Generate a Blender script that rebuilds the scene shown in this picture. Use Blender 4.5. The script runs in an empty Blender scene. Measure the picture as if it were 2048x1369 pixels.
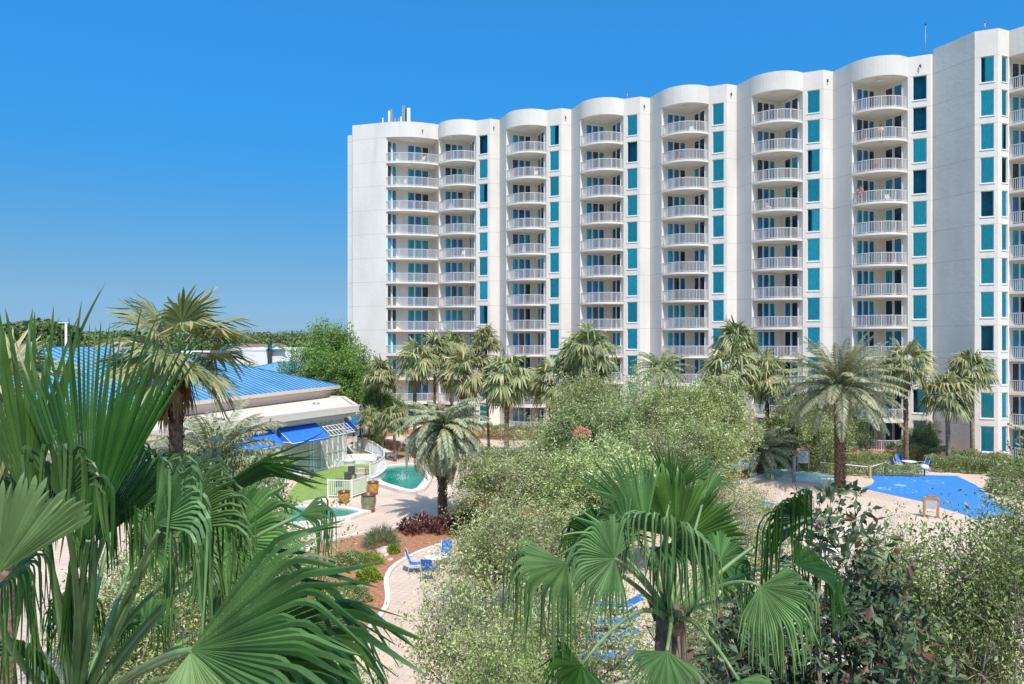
import bpy, math, random
import numpy as np
from mathutils import Vector, Matrix

# ---------------------------------------------------------------- camera, sky, sun, exposure
scene = bpy.context.scene
COL = scene.collection
FPX, CX, CY, CAMZ = 1365.0, 1024.0, 684.5, 10.5
cam_d = bpy.data.cameras.new('camera')
cam_d.sensor_width = 36.0
cam_d.lens = 36.0 * FPX / 2048.0
cam_d.clip_start = 0.1
cam_d.clip_end = 6000
cam = bpy.data.objects.new('camera', cam_d)
COL.objects.link(cam)
cam.location = (0, 0, CAMZ)
cam.rotation_euler = (math.radians(90), 0, 0)
scene.camera = cam
scene.render.resolution_x, scene.render.resolution_y = 1024, 684

SUN_EL = math.radians(56)
SAZ = math.atan2(0.30, -0.954)
S3 = Vector((math.sin(SAZ) * math.cos(SUN_EL), math.cos(SAZ) * math.cos(SUN_EL), math.sin(SUN_EL)))
world = bpy.data.worlds.new('World')
scene.world = world
world.use_nodes = True
wn, wl = world.node_tree.nodes, world.node_tree.links
wn.clear()
sky = wn.new('ShaderNodeTexSky')
sky.sky_type = 'NISHITA'
sky.sun_disc = False
sky.sun_elevation = SUN_EL
sky.sun_rotation = SAZ
sky.altitude = 0
sky.air_density = 0.95
sky.dust_density = 0.35
sky.ozone_density = 3.2
hs = wn.new('ShaderNodeHueSaturation')
hs.inputs['Saturation'].default_value = 1.12
hs.inputs['Hue'].default_value = 0.492
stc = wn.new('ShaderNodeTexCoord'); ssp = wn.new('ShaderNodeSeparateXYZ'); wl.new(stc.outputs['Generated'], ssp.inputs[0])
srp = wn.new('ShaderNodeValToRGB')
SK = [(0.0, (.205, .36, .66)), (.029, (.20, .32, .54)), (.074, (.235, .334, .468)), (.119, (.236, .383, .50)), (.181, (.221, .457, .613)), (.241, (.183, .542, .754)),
      (.299, (.179, .633, .891)), (.40, (.217, .757, 1.068)), (.47, (.25, .82, 1.10)), (.66, (1.8, 1.65, 1.45)), (1.0, (2.4, 2.05, 1.7))]  # tints sky by elevation; top stops brighten the unseen overhead sky as added fill
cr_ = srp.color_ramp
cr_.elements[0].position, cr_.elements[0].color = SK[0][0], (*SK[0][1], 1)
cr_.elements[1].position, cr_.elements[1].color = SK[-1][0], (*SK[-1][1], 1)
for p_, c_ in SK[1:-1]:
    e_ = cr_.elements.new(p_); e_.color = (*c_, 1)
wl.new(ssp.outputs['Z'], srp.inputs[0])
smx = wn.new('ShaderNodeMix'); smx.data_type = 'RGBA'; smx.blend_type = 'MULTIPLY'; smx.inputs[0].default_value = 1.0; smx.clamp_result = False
bg = wn.new('ShaderNodeBackground')
bg.inputs['Strength'].default_value = 0.15
wo = wn.new('ShaderNodeOutputWorld')
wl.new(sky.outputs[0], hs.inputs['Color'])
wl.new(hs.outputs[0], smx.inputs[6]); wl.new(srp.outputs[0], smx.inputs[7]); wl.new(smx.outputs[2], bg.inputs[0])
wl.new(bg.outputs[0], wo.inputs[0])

sun_d = bpy.data.lights.new('sun', 'SUN')
sun_d.energy = 3.5
sun_d.angle = math.radians(0.53)
sun_d.color = (1.0, 0.95, 0.87)
sun = bpy.data.objects.new('sun', sun_d)
COL.objects.link(sun)
sun.location = (0, 0, 60)
sun.rotation_euler = (-S3).to_track_quat('-Z', 'Y').to_euler()
scene.view_settings.view_transform = 'Standard'
scene.view_settings.look = 'None'
scene.view_settings.exposure = 0.47
scene.view_settings.gamma = 1.0
scene.cycles.transparent_max_bounces = 24
scene.cycles.max_bounces = 8

# ---------------------------------------------------------------- helpers
def P(px, py, d):
    return Vector(((px - CX) / FPX * d, d, CAMZ - (py - CY) / FPX * d))
def G(px, py, z=0.0):
    d = FPX * (CAMZ - z) / (py - CY)
    return Vector(((px - CX) / FPX * d, d, z))

class MB:
    def __init__(s):
        s.v, s.f, s.m, s.sm = [], [], [], []
        s.mi = 0
    def add(s, vs, fs, smooth=False):
        o = len(s.v)
        s.v.extend(tuple(p) for p in vs)
        for f in fs:
            s.f.append(tuple(i + o for i in f)); s.m.append(s.mi); s.sm.append(smooth)
    def quad(s, a, b, c, d):
        s.add([a, b, c, d], [(0, 1, 2, 3)])
    def box(s, c, size, rz=0.0, rx=0.0, ry=0.0):
        x, y, z = [q / 2 for q in size]
        M = Matrix.Rotation(rz, 3, 'Z') @ Matrix.Rotation(ry, 3, 'Y') @ Matrix.Rotation(rx, 3, 'X')
        c = Vector(c)
        vs = [c + M @ Vector(p) for p in [(-x,-y,-z),(x,-y,-z),(x,y,-z),(-x,y,-z),(-x,-y,z),(x,-y,z),(x,y,z),(-x,y,z)]]
        s.add(vs, [(0,3,2,1),(4,5,6,7),(0,1,5,4),(1,2,6,5),(2,3,7,6),(3,0,4,7)])
    def bar(s, a, b, w, h, up=(0, 0, 1)):
        a, b = Vector(a), Vector(b)
        d = (b - a).normalized()
        up = Vector(up)
        if abs(d.dot(up)) > 0.99: up = Vector((0, 1, 0))
        sx = d.cross(up).normalized() * (w / 2)
        sz = sx.cross(d).normalized() * (h / 2)
        vs = [a-sx-sz, a+sx-sz, a+sx+sz, a-sx+sz, b-sx-sz, b+sx-sz, b+sx+sz, b-sx+sz]
        s.add(vs, [(0,1,2,3),(7,6,5,4),(0,4,5,1),(1,5,6,2),(2,6,7,3),(3,7,4,0)])
    def tube(s, pts, rad, n=6, cap=True, smooth=True):
        pts = [Vector(p) for p in pts]
        if not hasattr(rad, '__len__'): rad = [rad] * len(pts)
        vs = []
        ref = None
        for i, p in enumerate(pts):
            d = (pts[min(i+1, len(pts)-1)] - pts[max(i-1, 0)])
            if d.length < 1e-6: d = Vector((0, 0, 1))
            d.normalize()
            if ref is None:
                ref = Vector((1, 0, 0)) if abs(d.x) < 0.8 else Vector((0, 1, 0))
            a = (ref - d * ref.dot(d)).normalized()
            ref = a
            b = d.cross(a)
            for k in range(n):
                t = 2 * math.pi * k / n
                vs.append(p + (a * math.cos(t) + b * math.sin(t)) * rad[i])
        fs = []
        for i in range(len(pts) - 1):
            for k in range(n):
                k2 = (k + 1) % n
                fs.append((i*n+k, i*n+k2, (i+1)*n+k2, (i+1)*n+k))
        s.add(vs, fs, smooth)
        if cap:
            o = len(s.v) - len(vs)
            s.f.append(tuple(o + k for k in range(n))[::-1]); s.m.append(s.mi); s.sm.append(False)
            s.f.append(tuple(o + (len(pts)-1)*n + k for k in range(n))); s.m.append(s.mi); s.sm.append(False)
    def prism(s, poly, z0, z1, top=True, bottom=True, sides=True):
        n = len(poly)
        vs = [(p[0], p[1], z0) for p in poly] + [(p[0], p[1], z1) for p in poly]
        fs = []
        if sides: fs += [(i, (i+1) % n, n+(i+1) % n, n+i) for i in range(n)]
        if bottom: fs.append(tuple(range(n))[::-1])
        if top: fs.append(tuple(range(n, 2*n)))
        s.add(vs, fs)
    def lathe(s, c, prof, n=20, smooth=True):
        c = Vector(c); vs = []
        for r, z in prof:
            for k in range(n):
                t = 2*math.pi*k/n
                vs.append(c + Vector((r*math.cos(t), r*math.sin(t), z)))
        fs = []
        for i in range(len(prof)-1):
            for k in range(n):
                k2 = (k+1) % n
                fs.append((i*n+k, i*n+k2, (i+1)*n+k2, (i+1)*n+k))
        s.add(vs, fs, smooth)
    def build(s, name, mats, parent=None, origin=None):
        if not isinstance(mats, (list, tuple)): mats = [mats]
        if origin is None:
            if parent is not None: origin = Vector((0, 0, 0)) if parent.get('_loc') is None else Vector(parent['_loc'])
            else:
                A = np.array(s.v); mn, mx = A.min(0), A.max(0)
                origin = Vector(((mn[0]+mx[0])/2, (mn[1]+mx[1])/2, mn[2]))
        me = bpy.data.meshes.new(name)
        o = Vector(origin)
        me.from_pydata([(p[0]-o.x, p[1]-o.y, p[2]-o.z) for p in s.v], [], s.f)
        for m in mats: me.materials.append(m)
        me.polygons.foreach_set('material_index', s.m)
        me.polygons.foreach_set('use_smooth', s.sm)
        me.update()
        ob = bpy.data.objects.new(name, me)
        COL.objects.link(ob)
        if parent is not None: ob.parent = parent
        else: ob.location = o
        ob['_loc'] = tuple(o)
        return ob

def np_mesh(name, V, quads, mats, parent=None, smooth=False, mi=None):
    """V (n,3) float, quads (m,4) int"""
    me = bpy.data.meshes.new(name)
    n, m = len(V), len(quads)
    me.vertices.add(n); me.vertices.foreach_set('co', np.ascontiguousarray(V, dtype=np.float32).ravel())
    me.loops.add(4*m); me.loops.foreach_set('vertex_index', np.ascontiguousarray(quads, dtype=np.int32).ravel())
    me.polygons.add(m); me.polygons.foreach_set('loop_start', np.arange(0, 4*m, 4, dtype=np.int32))
    me.polygons.foreach_set('use_smooth', np.full(m, smooth))
    if not isinstance(mats, (list, tuple)): mats = [mats]
    for a in mats: me.materials.append(a)
    if mi is not None: me.polygons.foreach_set('material_index', mi.astype(np.int32))
    me.update(calc_edges=True)
    me.validate()
    ob = bpy.data.objects.new(name, me); COL.objects.link(ob)
    if parent is not None: ob.parent = parent
    return ob

def tag(o, label, cat, group=None):
    o['label'] = label; o['category'] = cat
    if group: o['group'] = group
    return o
def thing(name, label, cat, loc=(0, 0, 0), rz=0.0, group=None):
    o = bpy.data.objects.new(name, None); COL.objects.link(o)
    o.empty_display_size = 0.3
    o.location = loc; o.rotation_euler = (0, 0, rz)
    return tag(o, label, cat, group)
def thing_w(name, label, cat, loc, group=None):
    """thing whose parts are authored in world coordinates"""
    o = thing(name, label, cat, loc, 0, group); o['_loc'] = tuple(loc); return o
def struct(o): o['kind'] = 'structure'; return o
def kids(o): return list(CH.get(o.name, []))
CH = {}
def index_children():
    CH.clear()
    for o in bpy.data.objects:
        if o.parent: CH.setdefault(o.parent.name, []).append(o)
def dup(o, parent=None):
    c = o.copy(); COL.objects.link(c)
    if parent is not None: c.parent = parent
    for ch in [x for x in KIDS.get(o.name, [])]: dup(ch, c)
    return c
KIDS = {}
def reg(root):
    """remember the tree under root for dup"""
    allc = [o for o in COL.objects if o.parent is not None]
    def rec(o):
        KIDS[o.name] = [c for c in allc if c.parent == o]
        for c in KIDS[o.name]: rec(c)
    rec(root); return root

# ---------------------------------------------------------------- materials
def new_mat(name):
    m = bpy.data.materials.new(name); m.use_nodes = True
    nt = m.node_tree
    return m, nt.nodes, nt.links, nt.nodes['Principled BSDF']
def mat(name, col, rough=0.6, metal=0.0, var=0.12, scale=3.0, bump=0.0, bscale=30.0, spec=0.5, col2=None, detail=4):
    m, n, l, p = new_mat(name)
    p.inputs['Roughness'].default_value = rough
    p.inputs['Metallic'].default_value = metal
    p.inputs['Specular IOR Level'].default_value = spec
    tc = n.new('ShaderNodeTexCoord')
    nz = n.new('ShaderNodeTexNoise'); nz.inputs['Scale'].default_value = scale; nz.inputs['Detail'].default_value = detail
    l.new(tc.outputs['Object'], nz.inputs['Vector'])
    r = n.new('ShaderNodeValToRGB')
    c2 = col2 if col2 else tuple(c * (1 - var) for c in col)
    c1 = col if col2 else tuple(min(1, c * (1 + var * 0.6)) for c in col)
    r.color_ramp.elements[0].position = 0.35; r.color_ramp.elements[0].color = (*c2, 1)
    r.color_ramp.elements[1].position = 0.65; r.color_ramp.elements[1].color = (*c1, 1)
    l.new(nz.outputs['Fac'], r.inputs[0]); l.new(r.outputs[0], p.inputs['Base Color'])
    if bump:
        nb = n.new('ShaderNodeTexNoise'); nb.inputs['Scale'].default_value = bscale; nb.inputs['Detail'].default_value = 5
        l.new(tc.outputs['Object'], nb.inputs['Vector'])
        b = n.new('ShaderNodeBump'); b.inputs['Strength'].default_value = bump; b.inputs['Distance'].default_value = 0.02
        l.new(nb.outputs['Fac'], b.inputs['Height']); l.new(b.outputs[0], p.inputs['Normal'])
    return m
def leaf_mat(name, c_dark, c_light, rough=0.45, trans=0.35, c_rare=None, clump=1.2, tips=False):
    m, n, l, p = new_mat(name)
    geo = n.new('ShaderNodeNewGeometry')
    r = n.new('ShaderNodeValToRGB')
    cr = r.color_ramp
    cr.elements[0].position = 0.0; cr.elements[0].color = (*c_dark, 1)
    cr.elements[1].position = 0.9; cr.elements[1].color = (*c_light, 1)
    if c_rare:
        e = cr.elements.new(0.94); e.color = (*c_rare, 1)
    tc = n.new('ShaderNodeTexCoord')
    nz = n.new('ShaderNodeTexNoise'); nz.inputs['Scale'].default_value = clump; nz.inputs['Detail'].default_value = 2
    l.new(tc.outputs['Object'], nz.inputs['Vector'])
    mx = n.new('ShaderNodeMath'); mx.operation = 'MULTIPLY_ADD'
    l.new(nz.outputs['Fac'], mx.inputs[0]); mx.inputs[1].default_value = 1.5; mx.inputs[2].default_value = -0.75
    ad = n.new('ShaderNodeMath'); ad.operation = 'ADD'; ad.use_clamp = True
    l.new(geo.outputs['Random Per Island'], ad.inputs[0]); l.new(mx.outputs[0], ad.inputs[1])
    l.new(ad.outputs[0], r.inputs[0])
    oi = n.new('ShaderNodeObjectInfo'); hv = n.new('ShaderNodeHueSaturation')
    m1 = n.new('ShaderNodeMapRange'); m1.inputs[3].default_value = .478; m1.inputs[4].default_value = .508; l.new(oi.outputs['Random'], m1.inputs[0]); l.new(m1.outputs[0], hv.inputs['Hue'])
    fm = n.new('ShaderNodeMath'); fm.operation = 'MULTIPLY'; fm.inputs[1].default_value = 7.31; l.new(oi.outputs['Random'], fm.inputs[0])
    fr_ = n.new('ShaderNodeMath'); fr_.operation = 'FRACT'; l.new(fm.outputs[0], fr_.inputs[0])
    m2_ = n.new('ShaderNodeMapRange'); m2_.inputs[3].default_value = .80; m2_.inputs[4].default_value = 1.12; l.new(fr_.outputs[0], m2_.inputs[0]); l.new(m2_.outputs[0], hv.inputs['Value'])
    l.new(r.outputs[0], hv.inputs['Color'])
    col_out = hv.outputs[0]
    if tips:
        n3 = n.new('ShaderNodeTexNoise'); n3.inputs['Scale'].default_value = 3.5; n3.inputs['Detail'].default_value = 6; l.new(tc.outputs['Object'], n3.inputs['Vector'])
        m3 = n.new('ShaderNodeMapRange'); m3.inputs[1].default_value = .35; m3.inputs[2].default_value = .7; m3.inputs[3].default_value = .78; m3.inputs[4].default_value = 1.22; l.new(n3.outputs['Fac'], m3.inputs[0])
        hv2 = n.new('ShaderNodeHueSaturation'); l.new(m3.outputs[0], hv2.inputs['Value']); l.new(col_out, hv2.inputs['Color']); col_out = hv2.outputs[0]
        rg_ = n.new('ShaderNodeMapRange'); rg_.inputs[3].default_value = rough - .08; rg_.inputs[4].default_value = rough + .18; l.new(n3.outputs['Fac'], rg_.inputs[0]); ROUGH = rg_.outputs[0]
        aa = n.new('ShaderNodeAttribute'); aa.attribute_name = 'along'
        n2 = n.new('ShaderNodeTexNoise'); n2.inputs['Scale'].default_value = 9; l.new(tc.outputs['Object'], n2.inputs['Vector'])
        s1 = n.new('ShaderNodeMath'); s1.operation = 'MULTIPLY_ADD'; s1.inputs[1].default_value = .5; l.new(n2.outputs['Fac'], s1.inputs[0]); l.new(aa.outputs['Fac'], s1.inputs[2])
        mr = n.new('ShaderNodeMapRange'); mr.inputs[1].default_value = 1.08; mr.inputs[2].default_value = 1.45; mr.inputs[4].default_value = .6; l.new(s1.outputs[0], mr.inputs[0])
        mx2 = n.new('ShaderNodeMix'); mx2.data_type = 'RGBA'; l.new(mr.outputs[0], mx2.inputs[0]); l.new(col_out, mx2.inputs[6]); mx2.inputs[7].default_value = (.22, .30, .08, 1)
        col_out = mx2.outputs[2]
    l.new(col_out, p.inputs['Base Color'])
    p.inputs['Roughness'].default_value = rough
    if tips: l.new(ROUGH, p.inputs['Roughness'])
    p.inputs['Specular IOR Level'].default_value = 0.5
    tr = n.new('ShaderNodeBsdfTranslucent')
    mc = n.new('ShaderNodeMix'); mc.data_type = 'RGBA'; mc.blend_type = 'MULTIPLY'; mc.inputs[0].default_value = 1.0
    l.new(col_out, mc.inputs[6]); mc.inputs[7].default_value = (1.0, 1.0, 0.45, 1)
    l.new(mc.outputs[2], tr.inputs[0])
    ms = n.new('ShaderNodeMixShader'); ms.inputs[0].default_value = trans
    l.new(p.outputs[0], ms.inputs[1]); l.new(tr.outputs[0], ms.inputs[2])
    l.new(ms.outputs[0], n['Material Output'].inputs['Surface'])
    return m

M = {}
def stucco():
    m, n, l, p = new_mat('stucco')
    p.inputs['Roughness'].default_value = 0.85
    geo = n.new('ShaderNodeNewGeometry')
    sep = n.new('ShaderNodeSeparateXYZ'); l.new(geo.outputs['Position'], sep.inputs[0])
    # joint line at every storey
    md = n.new('ShaderNodeMath'); md.operation = 'PINGPONG'; md.inputs[1].default_value = 1.5
    l.new(sep.outputs['Z'], md.inputs[0])
    lt = n.new('ShaderNodeMath'); lt.operation = 'LESS_THAN'; lt.inputs[1].default_value = 0.022
    l.new(md.outputs[0], lt.inputs[0])
    nz = n.new('ShaderNodeTexNoise'); nz.inputs['Scale'].default_value = 0.35; nz.inputs['Detail'].default_value = 6
    mp = n.new('ShaderNodeMapping'); mp.inputs['Scale'].default_value = (1, 1, 0.35)
    l.new(geo.outputs['Position'], mp.inputs[0]); l.new(mp.outputs[0], nz.inputs['Vector'])
    r = n.new('ShaderNodeValToRGB')
    r.color_ramp.elements[0].position = 0.3; r.color_ramp.elements[0].color = (0.68, 0.62, 0.545, 1)
    r.color_ramp.elements[1].position = 0.65; r.color_ramp.elements[1].color = (0.785, 0.722, 0.64, 1)
    l.new(nz.outputs['Fac'], r.inputs[0])
    # streaks
    st = n.new('ShaderNodeTexNoise'); st.inputs['Scale'].default_value = 1.6; st.inputs['Detail'].default_value = 5
    mp2 = n.new('ShaderNodeMapping'); mp2.inputs['Scale'].default_value = (1, 1, 0.08)
    l.new(geo.outputs['Position'], mp2.inputs[0]); l.new(mp2.outputs[0], st.inputs['Vector'])
    sr = n.new('ShaderNodeMapRange'); sr.inputs[1].default_value = 0.55; sr.inputs[2].default_value = 0.8; sr.inputs[3].default_value = 0.0; sr.inputs[4].default_value = 0.30
    l.new(st.outputs['Fac'], sr.inputs[0])
    m1 = n.new('ShaderNodeMix'); m1.data_type = 'RGBA'
    l.new(sr.outputs[0], m1.inputs[0]); l.new(r.outputs[0], m1.inputs[6]); m1.inputs[7].default_value = (0.42, 0.40, 0.37, 1)
    m2 = n.new('ShaderNodeMix'); m2.data_type = 'RGBA'
    ml = n.new('ShaderNodeMath'); ml.operation = 'MULTIPLY'; ml.inputs[1].default_value = 0.45
    l.new(lt.outputs[0], ml.inputs[0])
    l.new(ml.outputs[0], m2.inputs[0]); l.new(m1.outputs[2], m2.inputs[6]); m2.inputs[7].default_value = (0.22, 0.21, 0.20, 1)
    l.new(m2.outputs[2], p.inputs['Base Color'])
    nb = n.new('ShaderNodeTexNoise'); nb.inputs['Scale'].default_value = 2.5; nb.inputs['Detail'].default_value = 8
    l.new(geo.outputs['Position'], nb.inputs['Vector'])
    b = n.new('ShaderNodeBump'); b.inputs['Strength'].default_value = 0.35; b.inputs['Distance'].default_value = 0.05
    l.new(nb.outputs['Fac'], b.inputs['Height']); l.new(b.outputs[0], p.inputs['Normal'])
    return m
M['stucco'] = stucco()
M['cream'] = mat('balcony_cream', (0.76, 0.70, 0.62), 0.8, var=0.06, scale=1.0)
M['rail'] = mat('white_rail', (0.70, 0.65, 0.62), 0.5, var=0.04)
M['white'] = mat('white_paint', (0.78, 0.77, 0.75), 0.45, var=0.05)
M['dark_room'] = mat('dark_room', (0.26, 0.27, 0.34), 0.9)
M['curtain'] = mat('curtain_cloth', (0.82, 0.82, 0.80), 0.9, var=0.06)
_n, _l = M['curtain'].node_tree.nodes, M['curtain'].node_tree.links
_p = _n['Principled BSDF']; _src = _p.inputs['Base Color'].links[0].from_socket
_oi = _n.new('ShaderNodeObjectInfo'); _mr = _n.new('ShaderNodeMapRange'); _mr.inputs[3].default_value = .92; _mr.inputs[4].default_value = 1.18; _l.new(_oi.outputs['Random'], _mr.inputs[0])
_hv = _n.new('ShaderNodeHueSaturation'); _l.new(_mr.outputs[0], _hv.inputs['Value']); _l.new(_src, _hv.inputs['Color']); _l.new(_hv.outputs[0], _p.inputs['Base Color'])
M['black'] = mat('black_metal', (0.02, 0.02, 0.02), 0.5)
M['grey_metal'] = mat('grey_metal', (0.35, 0.36, 0.37), 0.45, 0.6)
M['roof_gravel'] = mat('roof_gravel', (0.4, 0.38, 0.36), 0.95, scale=8)

def glass(name, tint, gloss=0.25):
    m, n, l, p = new_mat(name)
    n.remove(p)
    t = n.new('ShaderNodeBsdfTransparent'); t.inputs[0].default_value = (*tint, 1)
    g = n.new('ShaderNodeBsdfGlossy'); g.inputs['Roughness'].default_value = 0.03; g.inputs[0].default_value = (0.5, 0.85, 0.9, 1)
    fr = n.new('ShaderNodeFresnel'); fr.inputs[0].default_value = 1.45
    ms = n.new('ShaderNodeMixShader')
    l.new(fr.outputs[0], ms.inputs[0]); l.new(t.outputs[0], ms.inputs[1]); l.new(g.outputs[0], ms.inputs[2])
    l.new(ms.outputs[0], n['Material Output'].inputs['Surface'])
    return m
M['glass'] = glass('tinted_teal_glass', (0.36, 1.0, 1.0))
def pane_mat(name, col, rough=0.05):
    m, n, l, p = new_mat(name)
    p.inputs['Base Color'].default_value = (*col, 1)
    p.inputs['Roughness'].default_value = rough
    p.inputs['IOR'].default_value = 1.7
    tc = n.new('ShaderNodeTexCoord')
    w = n.new('ShaderNodeTexNoise'); w.inputs['Scale'].default_value = 1.3
    mp = n.new('ShaderNodeMapping'); mp.inputs['Scale'].default_value = (5, 5, 0.5)
    l.new(tc.outputs['Object'], mp.inputs[0]); l.new(mp.outputs[0], w.inputs['Vector'])
    r = n.new('ShaderNodeValToRGB')
    r.color_ramp.elements[0].position = 0.35; r.color_ramp.elements[0].color = (*[c*0.6 for c in col], 1)
    r.color_ramp.elements[1].position = 0.65; r.color_ramp.elements[1].color = (*[c*1.25 for c in col], 1)
    l.new(w.outputs['Fac'], r.inputs[0]); l.new(r.outputs[0], p.inputs['Base Color'])
    return m
M['pane_teal'] = pane_mat('door_glass_teal', (0.015, 0.30, 0.38))
M['pane_blue'] = pane_mat('door_glass_blue', (0.012, 0.16, 0.32))
M['pane_dark'] = pane_mat('door_glass_dark', (0.01, 0.025, 0.05))

def metal_roof():
    m, n, l, p = new_mat('blue_standing_seam')
    p.inputs['Roughness'].default_value = 0.55; p.inputs['Metallic'].default_value = 0.0
    tc = n.new('ShaderNodeTexCoord')
    nz = n.new('ShaderNodeTexNoise'); nz.inputs['Scale'].default_value = 0.4; nz.inputs['Detail'].default_value = 5
    l.new(tc.outputs['Object'], nz.inputs['Vector'])
    r = n.new('ShaderNodeValToRGB')
    r.color_ramp.elements[0].position = 0.3; r.color_ramp.elements[0].color = (0.10, 0.26, 0.40, 1)
    r.color_ramp.elements[1].position = 0.7; r.color_ramp.elements[1].color = (0.15, 0.355, 0.54, 1)
    l.new(nz.outputs['Fac'], r.inputs[0]); l.new(r.outputs[0], p.inputs['Base Color'])
    return m
M['blue_roof'] = metal_roof()
M['seam'] = mat('blue_seam', (0.03, 0.15, 0.32), 0.5)
M['fascia'] = mat('cream_fascia', (0.66, 0.58, 0.50), 0.7, var=0.05)
M['roof_tan'] = mat('flat_roof_membrane', (0.70, 0.57, 0.47), 0.9, var=0.10, scale=0.5)
M['siding'] = mat('cream_siding', (0.60, 0.58, 0.50), 0.7, var=0.05)
M['awning'] = mat('blue_awning_cloth', (0.02, 0.16, 0.62), 0.8, var=0.1)
M['blue_sling'] = mat('blue_sling_cloth', (0.02, 0.17, 0.58), 0.75, var=0.08)
M['alu'] = mat('cream_frame', (0.62, 0.58, 0.52), 0.5)
def pavers(name, base, rot, sc):
    m, n, l, p = new_mat(name)
    p.inputs['Roughness'].default_value = 0.85
    geo = n.new('ShaderNodeNewGeometry')
    mp = n.new('ShaderNodeMapping'); mp.inputs['Rotation'].default_value = (0, 0, rot)
    l.new(geo.outputs['Position'], mp.inputs[0])
    br = n.new('ShaderNodeTexBrick')
    br.inputs['Scale'].default_value = sc; br.inputs['Mortar Size'].default_value = 0.014
    br.inputs['Brick Width'].default_value = 0.5; br.inputs['Row Height'].default_value = 0.5; br.offset = 0.0
    br.inputs['Color1'].default_value = (*base, 1); br.inputs['Color2'].default_value = (*[c*0.92 for c in base], 1)
    br.inputs['Mortar'].default_value = (*[c*0.6 for c in base], 1)
    l.new(mp.outputs[0], br.inputs['Vector'])
    nz = n.new('ShaderNodeTexNoise'); nz.inputs['Scale'].default_value = 0.5; nz.inputs['Detail'].default_value = 7
    l.new(geo.outputs['Position'], nz.inputs['Vector'])
    mr = n.new('ShaderNodeMapRange'); mr.inputs[1].default_value = 0.3; mr.inputs[2].default_value = 0.7; mr.inputs[3].default_value = 0.84; mr.inputs[4].default_value = 1.06
    l.new(nz.outputs['Fac'], mr.inputs[0])
    mx = n.new('ShaderNodeMix'); mx.data_type = 'RGBA'; mx.blend_type = 'MULTIPLY'; mx.inputs[0].default_value = 1
    l.new(br.outputs['Color'], mx.inputs[6]); l.new(mr.outputs[0], mx.inputs[7])
    l.new(mx.outputs[2], p.inputs['Base Color'])
    return m
M['paver'] = pavers('pink_beige_pavers', (0.66, 0.505, 0.40), 0.35, 1.6)
M['coping'] = mat('pale_coping', (0.66, 0.60, 0.53), 0.8, var=0.08, scale=2)
M['mulch'] = mat('red_pine_straw', (0.46, 0.21, 0.11), 1.0, col2=(0.27, 0.12, 0.07), scale=6, bump=0.8, bscale=25)
M['turf'] = mat('artificial_turf', (0.24, 0.34, 0.08), 0.95, col2=(0.17, 0.27, 0.06), scale=2.5, bump=0.5, bscale=60)
M['grass'] = mat('far_ground', (0.12, 0.15, 0.05), 1.0, col2=(0.30, 0.27, 0.20), scale=0.05)
M['rock'] = mat('pink_rock', (0.55, 0.42, 0.34), 0.9, var=0.3, scale=4, bump=0.6, bscale=8)
M['wood'] = mat('orange_wood', (0.42, 0.22, 0.12), 0.7, var=0.3, scale=8)
M['bark'] = mat('grey_bark', (0.34, 0.28, 0.22), 0.95, col2=(0.15, 0.11, 0.085), scale=9, bump=0.8, bscale=20)
M['palm_bark'] = mat('palm_bark', (0.30, 0.20, 0.13), 0.95, col2=(0.10, 0.055, 0.035), scale=7, bump=1.0, bscale=14)
M['palm_grey'] = mat('palm_grey_bark', (0.36, 0.29, 0.23), 0.95, col2=(0.20, 0.15, 0.12), scale=5, bump=0.8, bscale=14)
M['dead'] = leaf_mat('dead_fronds', (0.20, 0.10, 0.05), (0.46, 0.30, 0.17), 0.8, 0.2)
def water(name, c1, c2, sc=3.0, bump=0.25):
    m, n, l, p = new_mat(name)
    geo = n.new('ShaderNodeNewGeometry')
    nz = n.new('ShaderNodeTexNoise'); nz.inputs['Scale'].default_value = 0.7; nz.inputs['Detail'].default_value = 4
    l.new(geo.outputs['Position'], nz.inputs['Vector'])
    r = n.new('ShaderNodeValToRGB')
    r.color_ramp.elements[0].position = 0.3; r.color_ramp.elements[0].color = (*c1, 1)
    r.color_ramp.elements[1].position = 0.7; r.color_ramp.elements[1].color = (*c2, 1)
    l.new(nz.outputs['Fac'], r.inputs[0]); l.new(r.outputs[0], p.inputs['Base Color'])
    p.inputs['Roughness'].default_value = 0.08; p.inputs['IOR'].default_value = 1.33
    nb = n.new('ShaderNodeTexNoise'); nb.inputs['Scale'].default_value = sc; nb.inputs['Detail'].default_value = 4; nb.inputs['Distortion'].default_value = 0.8
    l.new(geo.outputs['Position'], nb.inputs['Vector'])
    b = n.new('ShaderNodeBump'); b.inputs['Strength'].default_value = bump; b.inputs['Distance'].default_value = 0.1
    l.new(nb.outputs['Fac'], b.inputs['Height']); l.new(b.outputs[0], p.inputs['Normal'])
    return m
M['water_green'] = water('green_pool_water', (0.0, 0.17, 0.13), (0.01, 0.30, 0.22))
M['water_pale'] = water('pale_pool_water', (0.55, 0.84, 0.78), (0.72, 0.92, 0.86), 3.0, .12)
M['water_blue'] = water('lagoon_pool_water', (0.10, 0.38, 0.55), (0.2, 0.5, 0.66))
M['splash'] = mat('blue_splash_pad', (0.035, 0.22, 0.60), 0.5, var=0.06, scale=1.0)
M['splash_mark'] = mat('pale_pad_mark', (0.22, 0.42, 0.72), 0.6)
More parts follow.
